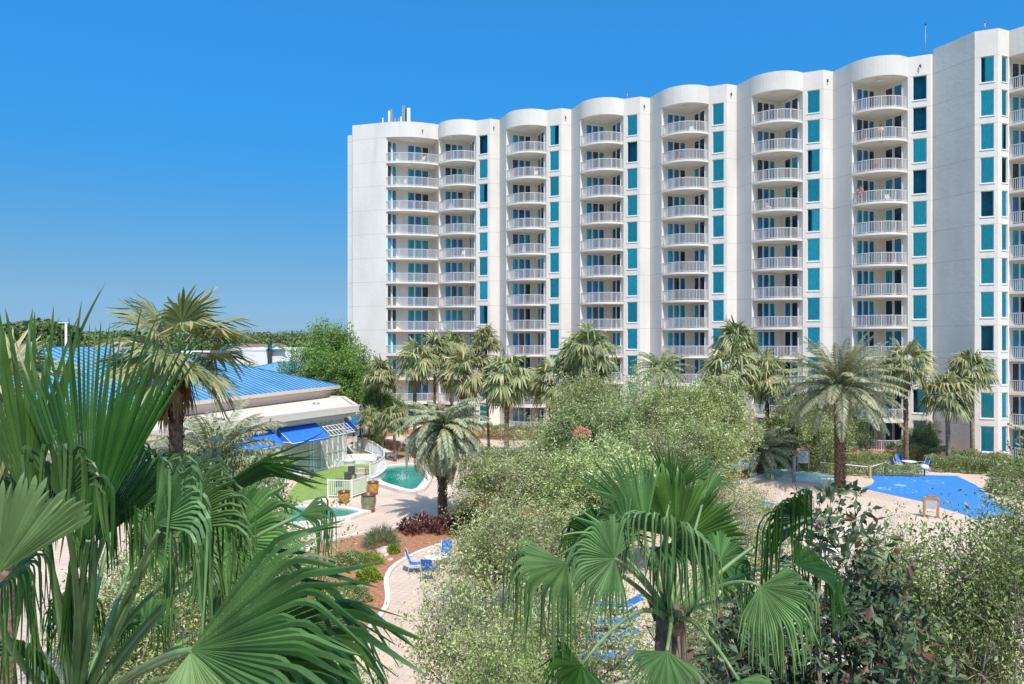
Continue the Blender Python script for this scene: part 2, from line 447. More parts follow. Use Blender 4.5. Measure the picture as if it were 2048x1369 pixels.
# foliage
M['oak_near'] = leaf_mat('near_oak_leaf', (0.09, 0.14, 0.035), (0.50, 0.62, 0.22), 0.36, 0.38, (0.7, 0.74, 0.45), 1.5)
M['oak'] = leaf_mat('oak_leaf', (0.13, 0.19, 0.05), (0.62, 0.73, 0.33), 0.40, 0.38, (0.85, 0.88, 0.60), 0.9)
M['oak_far'] = leaf_mat('lime_oak_leaf', (0.10, 0.16, 0.05), (0.25, 0.34, 0.11), 0.45, 0.28, None, 0.5)
M['magnolia'] = leaf_mat('magnolia_leaf', (0.04, 0.075, 0.038), (0.17, 0.25, 0.12), 0.25, 0.12, (0.22, 0.10, 0.06), 1.5)
M['green_tree'] = leaf_mat('bright_tree_leaf', (0.08, 0.16, 0.025), (0.26, 0.40, 0.09), 0.5, 0.3, None, 0.5)
M['hedge'] = leaf_mat('hedge_leaf', (0.12, 0.17, 0.06), (0.46, 0.54, 0.25), 0.5, 0.25, None, 0.8)
M['far_wood'] = leaf_mat('far_wood_leaf', (0.05, 0.09, 0.025), (0.19, 0.24, 0.08), 0.8, 0.15, None, 0.08)
M['fan'] = leaf_mat('fan_palm_leaf', (0.13, 0.17, 0.055), (0.42, 0.44, 0.21), 0.4, 0.25, (0.5, 0.42, 0.22), 0.8)
M['date'] = leaf_mat('date_palm_leaf', (0.24, 0.28, 0.15), (0.52, 0.54, 0.36), 0.45, 0.22, (0.5, 0.42, 0.22), 0.6)
M['date_green'] = leaf_mat('date_palm_green_leaf', (0.16, 0.21, 0.07), (0.42, 0.48, 0.22), 0.45, 0.25, (0.5, 0.42, 0.22), 0.6)
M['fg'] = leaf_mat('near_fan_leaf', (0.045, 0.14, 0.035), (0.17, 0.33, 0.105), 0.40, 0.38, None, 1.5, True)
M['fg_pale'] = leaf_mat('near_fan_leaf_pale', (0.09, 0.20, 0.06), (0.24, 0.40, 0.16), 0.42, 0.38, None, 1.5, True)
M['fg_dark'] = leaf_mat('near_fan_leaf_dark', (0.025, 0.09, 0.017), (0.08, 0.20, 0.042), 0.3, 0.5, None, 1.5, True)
M['petiole'] = mat('petiole', (0.16, 0.25, 0.09), 0.45, var=0.2, scale=5)
M['maroon'] = leaf_mat('maroon_leaf', (0.06, 0.02, 0.025), (0.20, 0.07, 0.06), 0.4, 0.2)
M['grassy'] = leaf_mat('tuft_leaf', (0.10, 0.16, 0.07), (0.30, 0.38, 0.20), 0.5, 0.3)
M['lime'] = leaf_mat('lime_shrub_leaf', (0.14, 0.22, 0.03), (0.38, 0.48, 0.08), 0.5, 0.35)

# ================================================================ SETTING: ground, paving, pools
def poly_sheet(name, pts, z, m):
    b = MB(); b.add([(p[0], p[1], z) for p in pts], [tuple(range(len(pts)))])
    return b
def smooth_poly(pts, k=4, closed=True):
    """Catmull-Rom resample"""
    pts = [Vector(p) for p in pts]; out = []; n = len(pts)
    rng = range(n) if closed else range(n-1)
    for i in rng:
        if closed: a, b, c, d = pts[(i-1) % n], pts[i], pts[(i+1) % n], pts[(i+2) % n]
        else: a, b, c, d = pts[max(i-1,0)], pts[i], pts[i+1], pts[min(i+2,n-1)]
        for j in range(k):
            t = j/k
            out.append(0.5*((2*b)+(-a+c)*t+(2*a-5*b+4*c-d)*t*t+(-a+3*b-3*c+d)*t**3))
    if not closed: out.append(pts[-1])
    return out
def gp(lst, z=0.0): return [G(x, y, z) for x, y in lst]
def ccw(pts):
    a = sum(pts[i][0]*pts[(i+1)%len(pts)][1]-pts[(i+1)%len(pts)][0]*pts[i][1] for i in range(len(pts)))
    return pts if a > 0 else pts[::-1]
def offset(pts, w):
    pts = ccw([Vector((p[0], p[1], 0)) for p in pts]); out = []; n = len(pts)
    for i in range(n):
        d1 = (pts[i]-pts[i-1]); d2 = (pts[(i+1)%n]-pts[i])
        if d1.length < 1e-5: d1 = d2
        if d2.length < 1e-5: d2 = d1
        d1.normalize(); d2.normalize()
        nn = Vector((d1.y, -d1.x, 0)) + Vector((d2.y, -d2.x, 0))
        nn.normalize()
        out.append(pts[i] + nn*w/max(0.5, nn.dot(Vector((d1.y, -d1.x, 0)))))
    return out
def ring_wall(b, inner, outer, z0, z1):
    n = len(inner)
    vs = [(p[0],p[1],z) for z in (z0,z1) for p in inner] + [(p[0],p[1],z) for z in (z0,z1) for p in outer]
    fs = []
    for i in range(n):
        j = (i+1) % n
        fs += [(i, n+i, n+j, j), (2*n+i, 2*n+j, 3*n+j, 3*n+i), (n+i, 3*n+i, 3*n+j, n+j)]
    b.add(vs, fs)

b = MB(); R_ = 4000
b.add([(-R_, -200, 0), (R_, -200, 0), (R_, R_, 0), (-R_, R_, 0)], [(0, 1, 2, 3)])
g = struct(b.build('ground', M['grass'], origin=(0, 0, 0)))

b = MB()
cy = [(-34, 8), (40, 8), (52, 30), (48, 58), (33, 70), (-10, 88), (-17, 92), (-22, 80), (-24, 60), (-30, 40)]
b.add([(x, y, 0.004) for x, y in cy], [tuple(range(len(cy)))])
struct(b.build('courtyard_paving', M['paver'], origin=(0, 40, 0)))

def bed(name, pts, z, m, kerb=True):
    pts = ccw(pts)
    b = MB(); b.add([(p[0], p[1], z) for p in pts], [tuple(range(len(pts)))])
    struct(b.build(name, M[m]))
    if kerb:
        b = MB(); ring_wall(b, pts, offset(pts, 0.22), 0.0, 0.11)
        struct(b.build('kerb', M['coping']))
# central planting bed (runs from the left foreground round to the date palm and on to the right)
bedA = smooth_poly(gp([(560, 1230), (610, 1110), (700, 1075), (800, 1058), (890, 1030), (985, 990), (1060, 950), (1200, 925), (1400, 912), (1540, 925),
        (1500, 960), (1330, 985), (1130, 1020), (1010, 1060), (930, 1078), (850, 1100), (790, 1130), (768, 1160), (770, 1200), (758, 1230), (690, 1300), (560, 1369)]), 3)
bed('mulch_bed', bedA, 0.012, 'mulch')
bedB = smooth_poly(gp([(735, 882), (800, 872), (870, 874), (1000, 884), (1080, 882), (1200, 878), (1200, 868), (1000, 862), (860, 858), (740, 864)]), 3)
bed('mulch_bed', bedB, 0.012, 'mulch')
bedC = smooth_poly(gp([(1540, 905), (1640, 914), (1800, 922), (1950, 938), (2200, 960), (2300, 925), (2040, 900), (1860, 896), (1700, 893), (1560, 886)]), 3)
bed('mulch_bed', bedC, 0.012, 'mulch')
bedD = smooth_poly(gp([(716, 893), (760, 880), (800, 886), (822, 905), (800, 920), (775, 916), (750, 893)]), 3)
bed('mulch_bed', bedD, 0.012, 'mulch')
def gp2(pts): return [Vector(p) for p in pts]

def pool(name, pts, wmat, cw=0.45, zt=0.22, zw=0.12):
    pts = ccw(pts)
    b = MB(); b.add([(p[0], p[1], zw) for p in pts], [tuple(range(len(pts)))])
    struct(b.build(name, M[wmat]))
    b = MB(); ring_wall(b, pts, offset(pts, cw), 0.0, zt)
    struct(b.build('pool_coping', M['coping']))
pool('pool_water', smooth_poly(gp([(761, 964), (769, 950), (770, 939), (792, 934), (818, 932), (838, 936), (850, 947), (848, 960), (838, 975), (824, 983), (795, 976)], 0.12), 2), 'water_green', 0.6, 0.26)
pool('pool_water', gp([(700, 897), (712, 887), (732, 886), (754, 897), (776, 909), (740, 909), (706, 904)], 0.12), 'water_green', 0.5)
pool('pool_water', gp([(560, 1016), (653, 1016), (690, 1020), (720, 1026), (692, 1035), (640, 1042), (560, 1050)], 0.12), 'water_green', 0.5)
pool('pool_water', smooth_poly(gp([(1500, 950), (1547, 938), (1602, 939), (1646, 947.6), (1671, 958.6), (1635, 964), (1563, 957)], 0.03), 3), 'water_pale', 0.3, 0.05, 0.03)
pool('pool_water', smooth_poly(gp([(1300, 925), (1400, 915), (1500, 922), (1500, 938), (1420, 945), (1330, 950)], 0.03), 3), 'water_blue', 0.3, 0.05, 0.03)

sp = gp([(1730, 949), (1820, 950), (1913, 952.5), (1951, 970), (1985, 1000), (2040, 1030), (1960, 1040), (1841, 1003), (1721, 976.7)])
spx = ccw(sp[:-1] + smooth_poly(gp([(1721, 976.7), (1741, 971), (1748, 964), (1744, 957), (1730, 949)]), 4, closed=False)[:-1])
b = MB(); b.add([(p[0], p[1], 0.012) for p in spx], [tuple(range(len(spx)))])
struct(b.build('splash_pad', M['splash']))
b = MB()
def ringmark(b, c, r0, r1, n=28, dash=False, z=0.018, sx=1, sy=1):
    for k in range(n):
        if dash and k % 2: continue
        a0, a1 = 2*math.pi*k/n, 2*math.pi*(k+1)/n
        b.add([(c.x+sx*r*math.cos(a), c.y+sy*r*math.sin(a), z) for r, a in ((r0,a0),(r1,a0),(r1,a1),(r0,a1))], [(0,1,2,3)])
ringmark(b, G(1803, 981), 0.85, 1.0, dash=True); ringmark(b, G(1803, 981), 0.0, 0.12)
ringmark(b, G(1800, 960), 0.9, 1.05, dash=True); ringmark(b, G(1801, 971.5), 0.0, 0.42)
ringmark(b, G(1870, 965), 0.5, 0.6); ringmark(b, G(1768, 978), 0.2, 0.45)
struct(b.build('splash_pad_marking', M['splash_mark']))

# turf terrace
turf = gp([(560, 1010), (600, 960), (640, 944), (705, 915), (742, 919), (760, 935), (766, 948), (757, 963), (737, 975), (735, 986), (703, 997), (655, 994)])
turf = ccw(turf)
b = MB(); b.prism(turf, 0.0, 0.06, bottom=False)
struct(b.build('turf_terrace', M['turf']))

# ================================================================ CONDOMINIUM TOWER
D1 = Vector((0.915, -0.4035, 0)).normalized(); NN = Vector((-D1.y*-1, -D1.x, 0))
NN = Vector((D1.y, -D1.x, 0))            # outward normal, towards the camera
BW, H, NF, ZR, ZP = 9.3, 3.0, 12, 36.0, 37.9
C6 = Vector((38.1, 65.7, 0)); C0 = C6 - D1*BW*6
def UV(u, v, z=0.0, k=0): return C0 + D1*(u + BW*k) + NN*v + Vector((0, 0, z))
q = 0.70711
pB = (4.44, 0.76); pC = (9.3, 0.0); pE = (7.04, -2.26); pF = (4.80, -0.02)
def arc(p0, p1, half, n=14):
    """arc from p0 to p1 bulging to +v"""
    ax, ay = p0; bx, by = p1
    c = math.hypot(bx-ax, by-ay); r = c/2/math.sin(half)
    mx, my = (ax+bx)/2, (ay+by)/2
    dx, dy = (bx-ax)/c, (by-ay)/c
    nx, ny = -dy, dx
    cx, cy = mx - nx*r*math.cos(half), my - ny*r*math.cos(half)
    out = []
    for i in range(n+1):
        t = -half + 2*half*i/n
        out.append((cx + r*(math.sin(t)*dx + math.cos(t)*nx), cy + r*(math.sin(t)*dy + math.cos(t)*ny)))
    return out
tower = thing_w('condominium_tower', 'twelve storey white stucco condominium tower with scalloped roofline and stacked curved balconies', 'building', (10, 90, 0))
wall = MB(); wall.mi = 0
def wq(p0, p1, z0, z1, k=0, mb=None):
    (mb or wall).add([UV(*p0, z0, k), UV(*p1, z0, k), UV(*p1, z1, k), UV(*p0, z1, k)], [(0, 1, 2, 3)])
ARCH = math.radians(50)
def cap(k, p0, p1, half, n=16, pts=None):
    a = pts or arc(p0, p1, half, n)
    for i in range(len(a)-1): wq(a[i], a[i+1], ZR, ZP, k)
    return a
# windows: template window in local coords: x along wall (width w), z up, y = depth inwards(+)
WW, WH, WZ0 = 1.16, 2.3, 0.68     # width, height, sill height above floor
def panel(p0, p1, k, wu0, wu1, win_cb):
    """flat panel with a column of window openings between distances wu0..wu1 along it"""
    a = Vector((*p0, 0)); d = Vector((*p1, 0)) - a; L = d.length; d.normalize()
    inn = Vector((d.y, -d.x, 0))   # inward (-v side)
    def pt(s, dep=0.0): r = a + d*s + inn*dep; return (r.x, r.y)
    wq(pt(0), pt(wu0), -0.3, ZP, k); wq(pt(wu1), pt(L), -0.3, ZP, k)
    zprev = -0.3
    for f in range(NF):
        z0 = f*H + WZ0; z1 = z0 + WH
        wq(pt(wu0), pt(wu1), zprev, z0, k); zprev = z1
        dep = 0.22
        wq(pt(wu0, 0), pt(wu0, dep), z0, z1, k); wq(pt(wu1, dep), pt(wu1, 0), z0, z1, k)
        wall.add([UV(*pt(wu0), z0, k), UV(*pt(wu1), z0, k), UV(*pt(wu1, dep), z0, k), UV(*pt(wu0, dep), z0, k)], [(0,1,2,3)])
        wall.add([UV(*pt(wu0), z1, k), UV(*pt(wu0, dep), z1, k), UV(*pt(wu1, dep), z1, k), UV(*pt(wu1), z1, k)], [(0,1,2,3)])
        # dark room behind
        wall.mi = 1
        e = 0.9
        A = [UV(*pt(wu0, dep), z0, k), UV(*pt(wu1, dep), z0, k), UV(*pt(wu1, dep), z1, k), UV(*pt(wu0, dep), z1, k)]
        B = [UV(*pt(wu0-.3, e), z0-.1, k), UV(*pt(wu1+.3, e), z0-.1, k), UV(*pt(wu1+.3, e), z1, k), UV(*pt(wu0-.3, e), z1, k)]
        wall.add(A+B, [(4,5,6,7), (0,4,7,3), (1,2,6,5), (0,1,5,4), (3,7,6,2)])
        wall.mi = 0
        win_cb(pt, wu0, wu1, z0, z1, f, k)
    wq(pt(wu0), pt(wu1), zprev, ZP, k)

rw = random.Random(5)
curt_cache = {}
def make_window(pt, wu0, wu1, z0, z1, f, k):
    w = wu1 - wu0
    base = UV(*pt(wu0), z0, k); along = (UV(*pt(wu1), z0, k) - base).normalized()
    inw = Vector((-along.y, along.x, 0))
    kind = rw.choice(['full', 'full', 'full', 'full', 'full', 'full', 'full', 'part', 'none']) if k != 99 else 'full'
    key = (round(w, 2), round(along.x, 3))
    def F(x, y, z): return along*x + inw*y + Vector((0, 0, z))
    if ('frame', key) not in curt_cache:
        m = MB(); t = 0.055; h = z1-z0
        def fb(x0, x1, za, zb, y0, y1):
            c = [F(x0,y0,za),F(x1,y0,za),F(x1,y1,za),F(x0,y1,za),F(x0,y0,zb),F(x1,y0,zb),F(x1,y1,zb),F(x0,y1,zb)]
            m.add(c, [(0,3,2,1),(4,5,6,7),(0,1,5,4),(1,2,6,5),(2,3,7,6),(3,0,4,7)])
        fb(0.002, t, 0.002, h-.002, .08, .15); fb(w-t, w-.002, .002, h-.002, .08, .15)
        fb(t, w-t, h-t, h-.002, .08, .15); fb(t, w-t, .002, t, .08, .15)
        fb(-0.06, w+0.06, -0.09, -.004, -0.05, .07)
        me = m.build('window', M['white'], origin=(0,0,0)); curt_cache[('frame', key)] = me.data; bpy.data.objects.remove(me)
        m = MB(); m.add([F(t,.115,t),F(w-t,.115,t),F(w-t,.115,h-t),F(t,.115,h-t)], [(0,1,2,3)])
        me = m.build('pane', M['glass'], origin=(0,0,0)); curt_cache[('pane', key)] = me.data; bpy.data.objects.remove(me)
        for kd, x0, x1s in (('full', 0.0, w), ('part', 0.0, w*0.55), ('partr', w*0.35, w)):
            m = MB(); n = 44; vs = []; rr = random.Random(3+len(kd))
            ph = 0
            for i in range(n+1):
                x = x0+(x1s-x0)*i/n; ph += rr.uniform(0.6, 1.5); y = .175+.04*math.sin(ph*.9)
                lean = 0.18*(1-(x-x0)/(x1s-x0)) if kd != 'full' else 0
                vs += [F(x, y, -0.05), F(x - (lean if kd=='part' else -lean)*0, y*0.9, h*0.9), F(x, y, h)]
            fs = []
            for i in range(n): fs += [(3*i, 3*i+3, 3*i+4, 3*i+1), (3*i+1, 3*i+4, 3*i+5, 3*i+2)]
            m.add(vs, fs, True)
            me = m.build('curtain', M['curtain'], origin=(0,0,0)); curt_cache[(kd, key)] = me.data; bpy.data.objects.remove(me)
    def ob(n, me, par, loc):
        o = bpy.data.objects.new(n, me); COL.objects.link(o); o.parent = par; o.location = loc; return o
    wd = ob('window', curt_cache[('frame', key)], tower, base - Vector(tower['_loc']))
    ob('pane', curt_cache[('pane', key)], wd, (0,0,0))
    if kind == 'full': ob('curtain', curt_cache[('full', key)], wd, (0,0,0))
    if kind == 'part': ob('curtain', curt_cache[(rw.choice(['part', 'partr']), key)], wd, (0,0,0))

# ---- recess joinery: doors and side windows (proud of the recess walls)
def joinery(p0, p1, spans, z0, h, frame_t=0.06, k=0):
    """returns (frame MB, [pane MB...]) along wall from p0 to p1 (uv), proud towards the viewer"""
    a = Vector((*p0, 0)); d = Vector((*p1, 0)) - a; d.normalize(); out = Vector((-d.y, d.x, 0))
    def W(s, o, z): r = a + d*s + out*o; return UV(r.x, r.y, z, k)
    fr = MB(); panes = []
    def bx(mb, s0, s1, za, zb, o0, o1):
        c = [W(s0,o1,za),W(s1,o1,za),W(s1,o0,za),W(s0,o0,za),W(s0,o1,zb),W(s1,o1,zb),W(s1,o0,zb),W(s0,o0,zb)]
        mb.add(c, [(0,3,2,1),(4,5,6,7),(0,1,5,4),(1,2,6,5),(2,3,7,6),(3,0,4,7)])
    for s0, s1 in spans:
        t = frame_t
        bx(fr, s0, s0+t, z0, z0+h, 0.004, 0.07); bx(fr, s1-t, s1, z0, z0+h, 0.004, 0.07)
        bx(fr, s0+t, s1-t, z0+h-t, z0+h, 0.004, 0.07); bx(fr, s0+t, s1-t, z0, z0+t, 0.004, 0.07)
        pn = MB(); bx(pn, s0+t, s1-t, z0+t, z0+h-t, 0.004, 0.03); panes.append(pn)
    return fr, panes
def place_mesh(name, me, par, loc):
    o = bpy.data.objects.new(name, me); COL.objects.link(o); o.parent = par; o.location = loc; return o
PANES = ['pane_teal', 'pane_teal', 'pane_blue', 'pane_blue', 'pane_dark']
TL = Vector(tower['_loc'])
def tower_unit(k, opening, edge, doors, sides, copies):
    """template for one balcony opening; copies: list of (offset vector, floors)"""
    # balcony slab polygon in uv: edge arc + recess corner points
    pts = list(edge) + list(opening)
    pw = ccw([UV(u, v, 0, k) for u, v in pts])
    sl = MB(); sl.prism(pw, H-0.22, H); slab = sl.build('balcony', M['cream'], origin=TL)
    slab_g = MB(); slab_g.prism(pw, -0.25, 0.0); slabg = slab_g.build('balcony', M['cream'], origin=TL)
    # railing
    rl = MB(); e = edge[:]
    pl = [UV(u, v, 0, k) for u, v in e]
    cen = sum(pl, Vector())/len(pl)
    # inset
    ins = []
    for i, p in enumerate(pl):
        d = (pl[min(i+1, len(pl)-1)] - pl[max(i-1, 0)]).normalized()
        nn = Vector((-d.y, d.x, 0))
        if nn.dot(NN) > 0: nn = -nn
        ins.append(p + nn*0.09)
    tot = [0]
    for i in range(1, len(ins)): tot.append(tot[-1] + (ins[i]-ins[i-1]).length)
    def at(s):
        for i in range(1, len(ins)):
            if s <= tot[i] + 1e-6:
                t = (s-tot[i-1])/max(1e-6, tot[i]-tot[i-1]); return ins[i-1].lerp(ins[i], t), (ins[i]-ins[i-1]).normalized()
        return ins[-1], (ins[-1]-ins[-2]).normalized()
    for i in range(1, len(ins)):
        up = Vector((0, 0, 1))
        rl.bar(ins[i-1]+up*1.07, ins[i]+up*1.07, 0.07, 0.055); rl.bar(ins[i-1]+up*0.1, ins[i]+up*0.1, 0.05, 0.04)
    s = 0.05; L = tot[-1]; n = int(L/0.145); 
    for j in range(n+1):
        s = 0.04 + (L-0.08)*j/n
        p, d = at(s)
        post = (j % max(1, round(n/4.0)) == 0)
        w = 0.065 if post else 0.035
        x = d*(w/2); y = Vector((-d.y, d.x, 0))*(w/2 if post else 0.018)
        z0, z1 = (0.0 if post else 0.1), 1.05
        c = [p-x-y, p+x-y, p+x+y, p-x+y]
        rl.add([a+Vector((0,0,z0)) for a in c] + [a+Vector((0,0,z1)) for a in c], [(0,1,5,4),(1,2,6,5),(2,3,7,6),(3,0,4,7)])
    rail = rl.build('railing', M['rail'], origin=TL)
    # ceiling light
    c = sum((UV(u, v, 0, k) for u, v in pts), Vector())/len(pts)
    lt = MB(); lt.lathe(c, [(0.0, H-0.30), (0.17, H-0.29), (0.2, H-0.235), (0.0, H-0.225)], 10)
    light = lt.build('ceiling_light', M['white'], origin=TL)
    fr, pn = joinery(*doors[:2], doors[2], 0.02, 2.6, k=k); door = fr.build('sliding_door', M['white'], origin=TL)
    pns = [[p.build('pane', M[mm], origin=TL).data for mm in ('pane_teal', 'pane_blue', 'pane_dark')] for p in pn]
    fr, pn = joinery(*sides[:2], sides[2], 0.02, 2.6, k=k); side = fr.build('side_window', M['white'], origin=TL)
    pns2 = [[p.build('pane', M[mm], origin=TL).data for mm in ('pane_teal', 'pane_blue', 'pane_dark')] for p in pn]
    sd, rd, ld, dd, wd, gd = slab.data, rail.data, light.data, door.data, side.data, slabg.data
    for o in list(COL.objects):
        if o.parent is None and o.name.split('.')[0] in ('balcony', 'railing', 'ceiling_light', 'sliding_door', 'side_window', 'pane'):
            bpy.data.objects.remove(o)
    for off, floors in copies:
        for f in floors:
            z = Vector((0, 0, f*H)) + off
            if f == 0:
                bo = place_mesh('balcony', gd, tower, off); place_mesh('railing', rd, bo, (0, 0, 0))
            else:
                bo = place_mesh('balcony', sd, tower, z - Vector((0, 0, H))); place_mesh('railing', rd, bo, (0, 0, H))
            place_mesh('ceiling_light', ld, bo, (0, 0, 0 if f == 0 else H))
            do = place_mesh('sliding_door', dd, tower, z)
            pal = rw.choice([(0,0,1),(0,1,2),(1,2,2),(0,0,0),(1,1,0),(0,1,1),(2,1,0),(1,2,1)])
            if f > 8: pal = tuple(min(2, a+rw.choice([0,1])) for a in pal)
            for i, lst in enumerate(pns): place_mesh('pane', lst[pal[i % 3]], do, (0, 0, 0))
            so = place_mesh('side_window', wd, tower, z)
            for i, lst in enumerate(pns2): place_mesh('pane', lst[rw.choice([0, 1, 2, 2])], so, (0, 0, 0))

# standard bays 1..6
edge = arc(pB, (9.27, -0.02), ARCH, 14)
for k in range(0, 6):
    kk = k
    if k > 0:
        panel((0, 0), (1.9, 0), kk, 0.42, 0.42+WW, make_window)
        wq((1.9, 0), (2.79, -.89), -0.3, ZP, kk)
        wq((2.79, -.89), pB, -0.3, ZP, kk)
    cap(kk, pB, pC, ARCH)
    # jamb thickness + recess walls
    for a_, b_ in ((pB, (4.62, 0.64)), ((4.62, 0.64), pF), (pF, pE), (pE, pC)):
        wq(a_, b_, -0.3, ZR, kk)
    # soffit below cap
    ed = arc(pB, pC, ARCH, 14)
    wall.mi = 2
    wall.add([UV(u, v, ZR-0.004, kk) for u, v in (ed + [pE, pF, (4.62, 0.64)])][::-1], [tuple(range(len(ed)+3))])
    wall.mi = 0
tower_unit(1, [pE, pF, (4.62, 0.64)], edge, (pF, pE, [(0.08, 0.86), (0.90, 1.68), (1.72, 2.46)]), (pE, pC, [(0.75, 1.60), (1.72, 2.62)]),
           [(D1*BW*(j-1), range(NF)) for j in range(0, 6)])
# wide leftmost bay (k=0 frame, u -4..4.3)
w0, w1 = (-1.3, 4.0), (4.30, 0.45)
P1, E0 = (-.70, 2.44), (2.3, -1.5); wJ = (-1.24, 3.84)
wL = (-5.9, 4.6)
wide_arc = arc(w0, w1, math.radians(23), 18)
for i in range(len(wide_arc)-1): wq(wide_arc[i], wide_arc[i+1], ZR, ZP, 0)
wall.mi = 2
wall.add([UV(u, v, ZR-0.004, 0) for u, v in (wide_arc + [E0, P1])][::-1], [tuple(range(len(wide_arc)+2))])
wall.mi = 0
for a_, b_ in ((w0, wJ), (wJ, P1), (P1, E0), (E0, w1), (w1, pB)):
    wq(a_, b_, -0.3, ZR, 0)
wq(w1, pB, ZR, ZP, 0)
tower_unit(0, [E0, P1, wJ], wide_arc, (P1, E0, [(1.45, 2.38), (2.42, 3.35), (3.39, 4.3)]), (wJ, P1, [(0.05, 0.66), (0.78, 1.42)]), [(Vector((0, 0, 0)), range(NF))])
# left end wall + lower set-back strip
wq(wL, w0, -0.3, ZP, 0)
wq((wL[0], 3.9), wL, -0.3, ZP, 0)
wq((-7.0, 4.1), (wL[0], 4.05), -0.3, ZP-1.0, 0)
# panel after bay 5 (C6) then tall tower wing
panel((0, 0), (1.9, 0), 6, 0.42, 0.42+WW, make_window)
ZP2 = 38.35
T0 = (2.12, -0.2); 
wq((1.9, 0), T0, -0.3, ZP, 6)
T1 = (T0[0]+0.25*q, T0[1]+0.25*q+0.12)
T1 = (2.2, -0.02)
LW = 3.85
T2 = (T1[0]+LW*q, T1[1]+LW*q)
wq(T0, T1, -0.3, ZP2, 6); wq(T1, T2, -0.3, ZP2, 6)
wq((T0[0]+0.4, T0[1]-3), T0, ZP-0.5, ZP2, 6)
T3 = (T2[0]+1.75, T2[1])
ZPs = ZP; ZP = ZP2
panel(T2, T3, 6, 0.45, 0.45+1.0, make_window)
T4 = (T3[0]+1.45*q, T3[1]-1.45*q)
panel(T3, T4, 6, 0.5, 0.5+0.75, make_window)
T5 = (T4[0]+5.2, T4[1]+0.4)
e7 = arc(T4, T5, math.radians(32), 14)
for i in range(14): wq(e7[i], e7[i+1], ZR, ZP, 6)
TE = (T4[0]+3.0, T4[1]-2.4); TF = (T4[0]+0.25, T4[1]-0.5)
for a_, b_ in ((T4, TF), (TF, TE), (TE, T5)): wq(a_, b_, -0.3, ZR, 6)
wall.mi = 2
wall.add([UV(u, v, ZR-0.004, 6) for u, v in (e7 + [TE, TF])][::-1], [tuple(range(17))])
wall.mi = 0
ZP = ZPs
tower_unit(6, [TE, TF], e7, (TF, TE, [(0.05, 0.85), (0.9, 2.3), (2.4, 3.2)]), (TE, T5, [(0.6, 1.3), (1.5, 2.2)]), [(Vector((0, 0, 0)), range(NF))])
# rest of the wing beyond the frame and the back of the tower
T6 = (T5[0]+7, T5[1]-0.4)
wq(T5, T6, -0.3, ZP2, 6)
bk = [T6, (T6[0], -20)]
wq(T6, (T6[0], -20), -0.3, ZP2, 6)
off6 = BW*6
wall.add([UV(T6[0], -20, -0.3, 6), UV(-7.0, -18, -0.3, 0), UV(-7.0, -18, ZP, 0), UV(T6[0], -20, ZP, 6)], [(0, 1, 2, 3)])
wq((-7.0, -18), (-7.0, 4.1), -0.3, ZP-1.0, 0)
wq((wL[0], -18), (wL[0], 3.9), ZP-1.6, ZP, 0)
wall.add([UV(-7.0, -18, 36.85, 0), UV(-7.0, 4.05, 36.85, 0), UV(wL[0], 4.0, 36.85, 0), UV(wL[0], -18, 36.85, 0)], [(0, 1, 2, 3)])
# roof deck
wall.mi = 3
wall.add([UV(-5.8, 3.9, 36.3, 0), UV(-1.3, 3.6, 36.3, 0), UV(3.0, -1.3, 36.3, 0), UV(T5[0]+BW*6, -1.5, 36.3, 0), UV(T6[0], -19.9, 36.3, 6), UV(-5.8, -17.9, 36.3, 0)], [(0, 1, 2, 3, 4, 5)])
wall.mi = 0
# parapet inner thickness: coping strip on top following the outer line
outer = [wL, w0] + wide_arc[1:-1] + [w1]
for k in range(0, 6):
    if k > 0: outer += [(0+BW*k, 0), (1.9+BW*k, 0), (2.79+BW*k, -.89)]
    outer += [(u+BW*k, v) for u, v in arc(pB, pC, ARCH, 16)[:-1]]
outer += [(BW*6, 0), (1.9+BW*6, 0)]
cw = [UV(u, v, ZP) for u, v in outer]
for i in range(len(outer)-1):
    a_, b_ = cw[i], cw[i+1]
    wall.add([a_, b_, b_-NN*0.3, a_-NN*0.3], [(0, 1, 2, 3)])
    wall.add([a_-NN*0.3, b_-NN*0.3, b_-NN*0.3-Vector((0,0,1.7)), a_-NN*0.3-Vector((0,0,1.7))], [(3, 2, 1, 0)])
wall.build('wall', [M['stucco'], M['dark_room'], M['cream'], M['roof_gravel']], tower)
# parapet floodlights
for k in [0.0] + [1, 2, 3, 4, 5, 6]:
    m = MB(); u, v = ((2.3, -.42) if k in (1, 2, 3, 4, 5) else ((1.0, 0.03) if k == 6 else (2.9, 1.98)))
    c = UV(u, v, 36.9, k)+NN*0.12
    m.box(c, (0.10, 0.14, 0.18)); m.box(c+Vector((0.03, -0.06, -0.18)), (0.09, 0.12, 0.1), rx=0.4); m.build('floodlight', M['black'], tower)
for px, py in ((1345, 178), (1520, 0)): pass

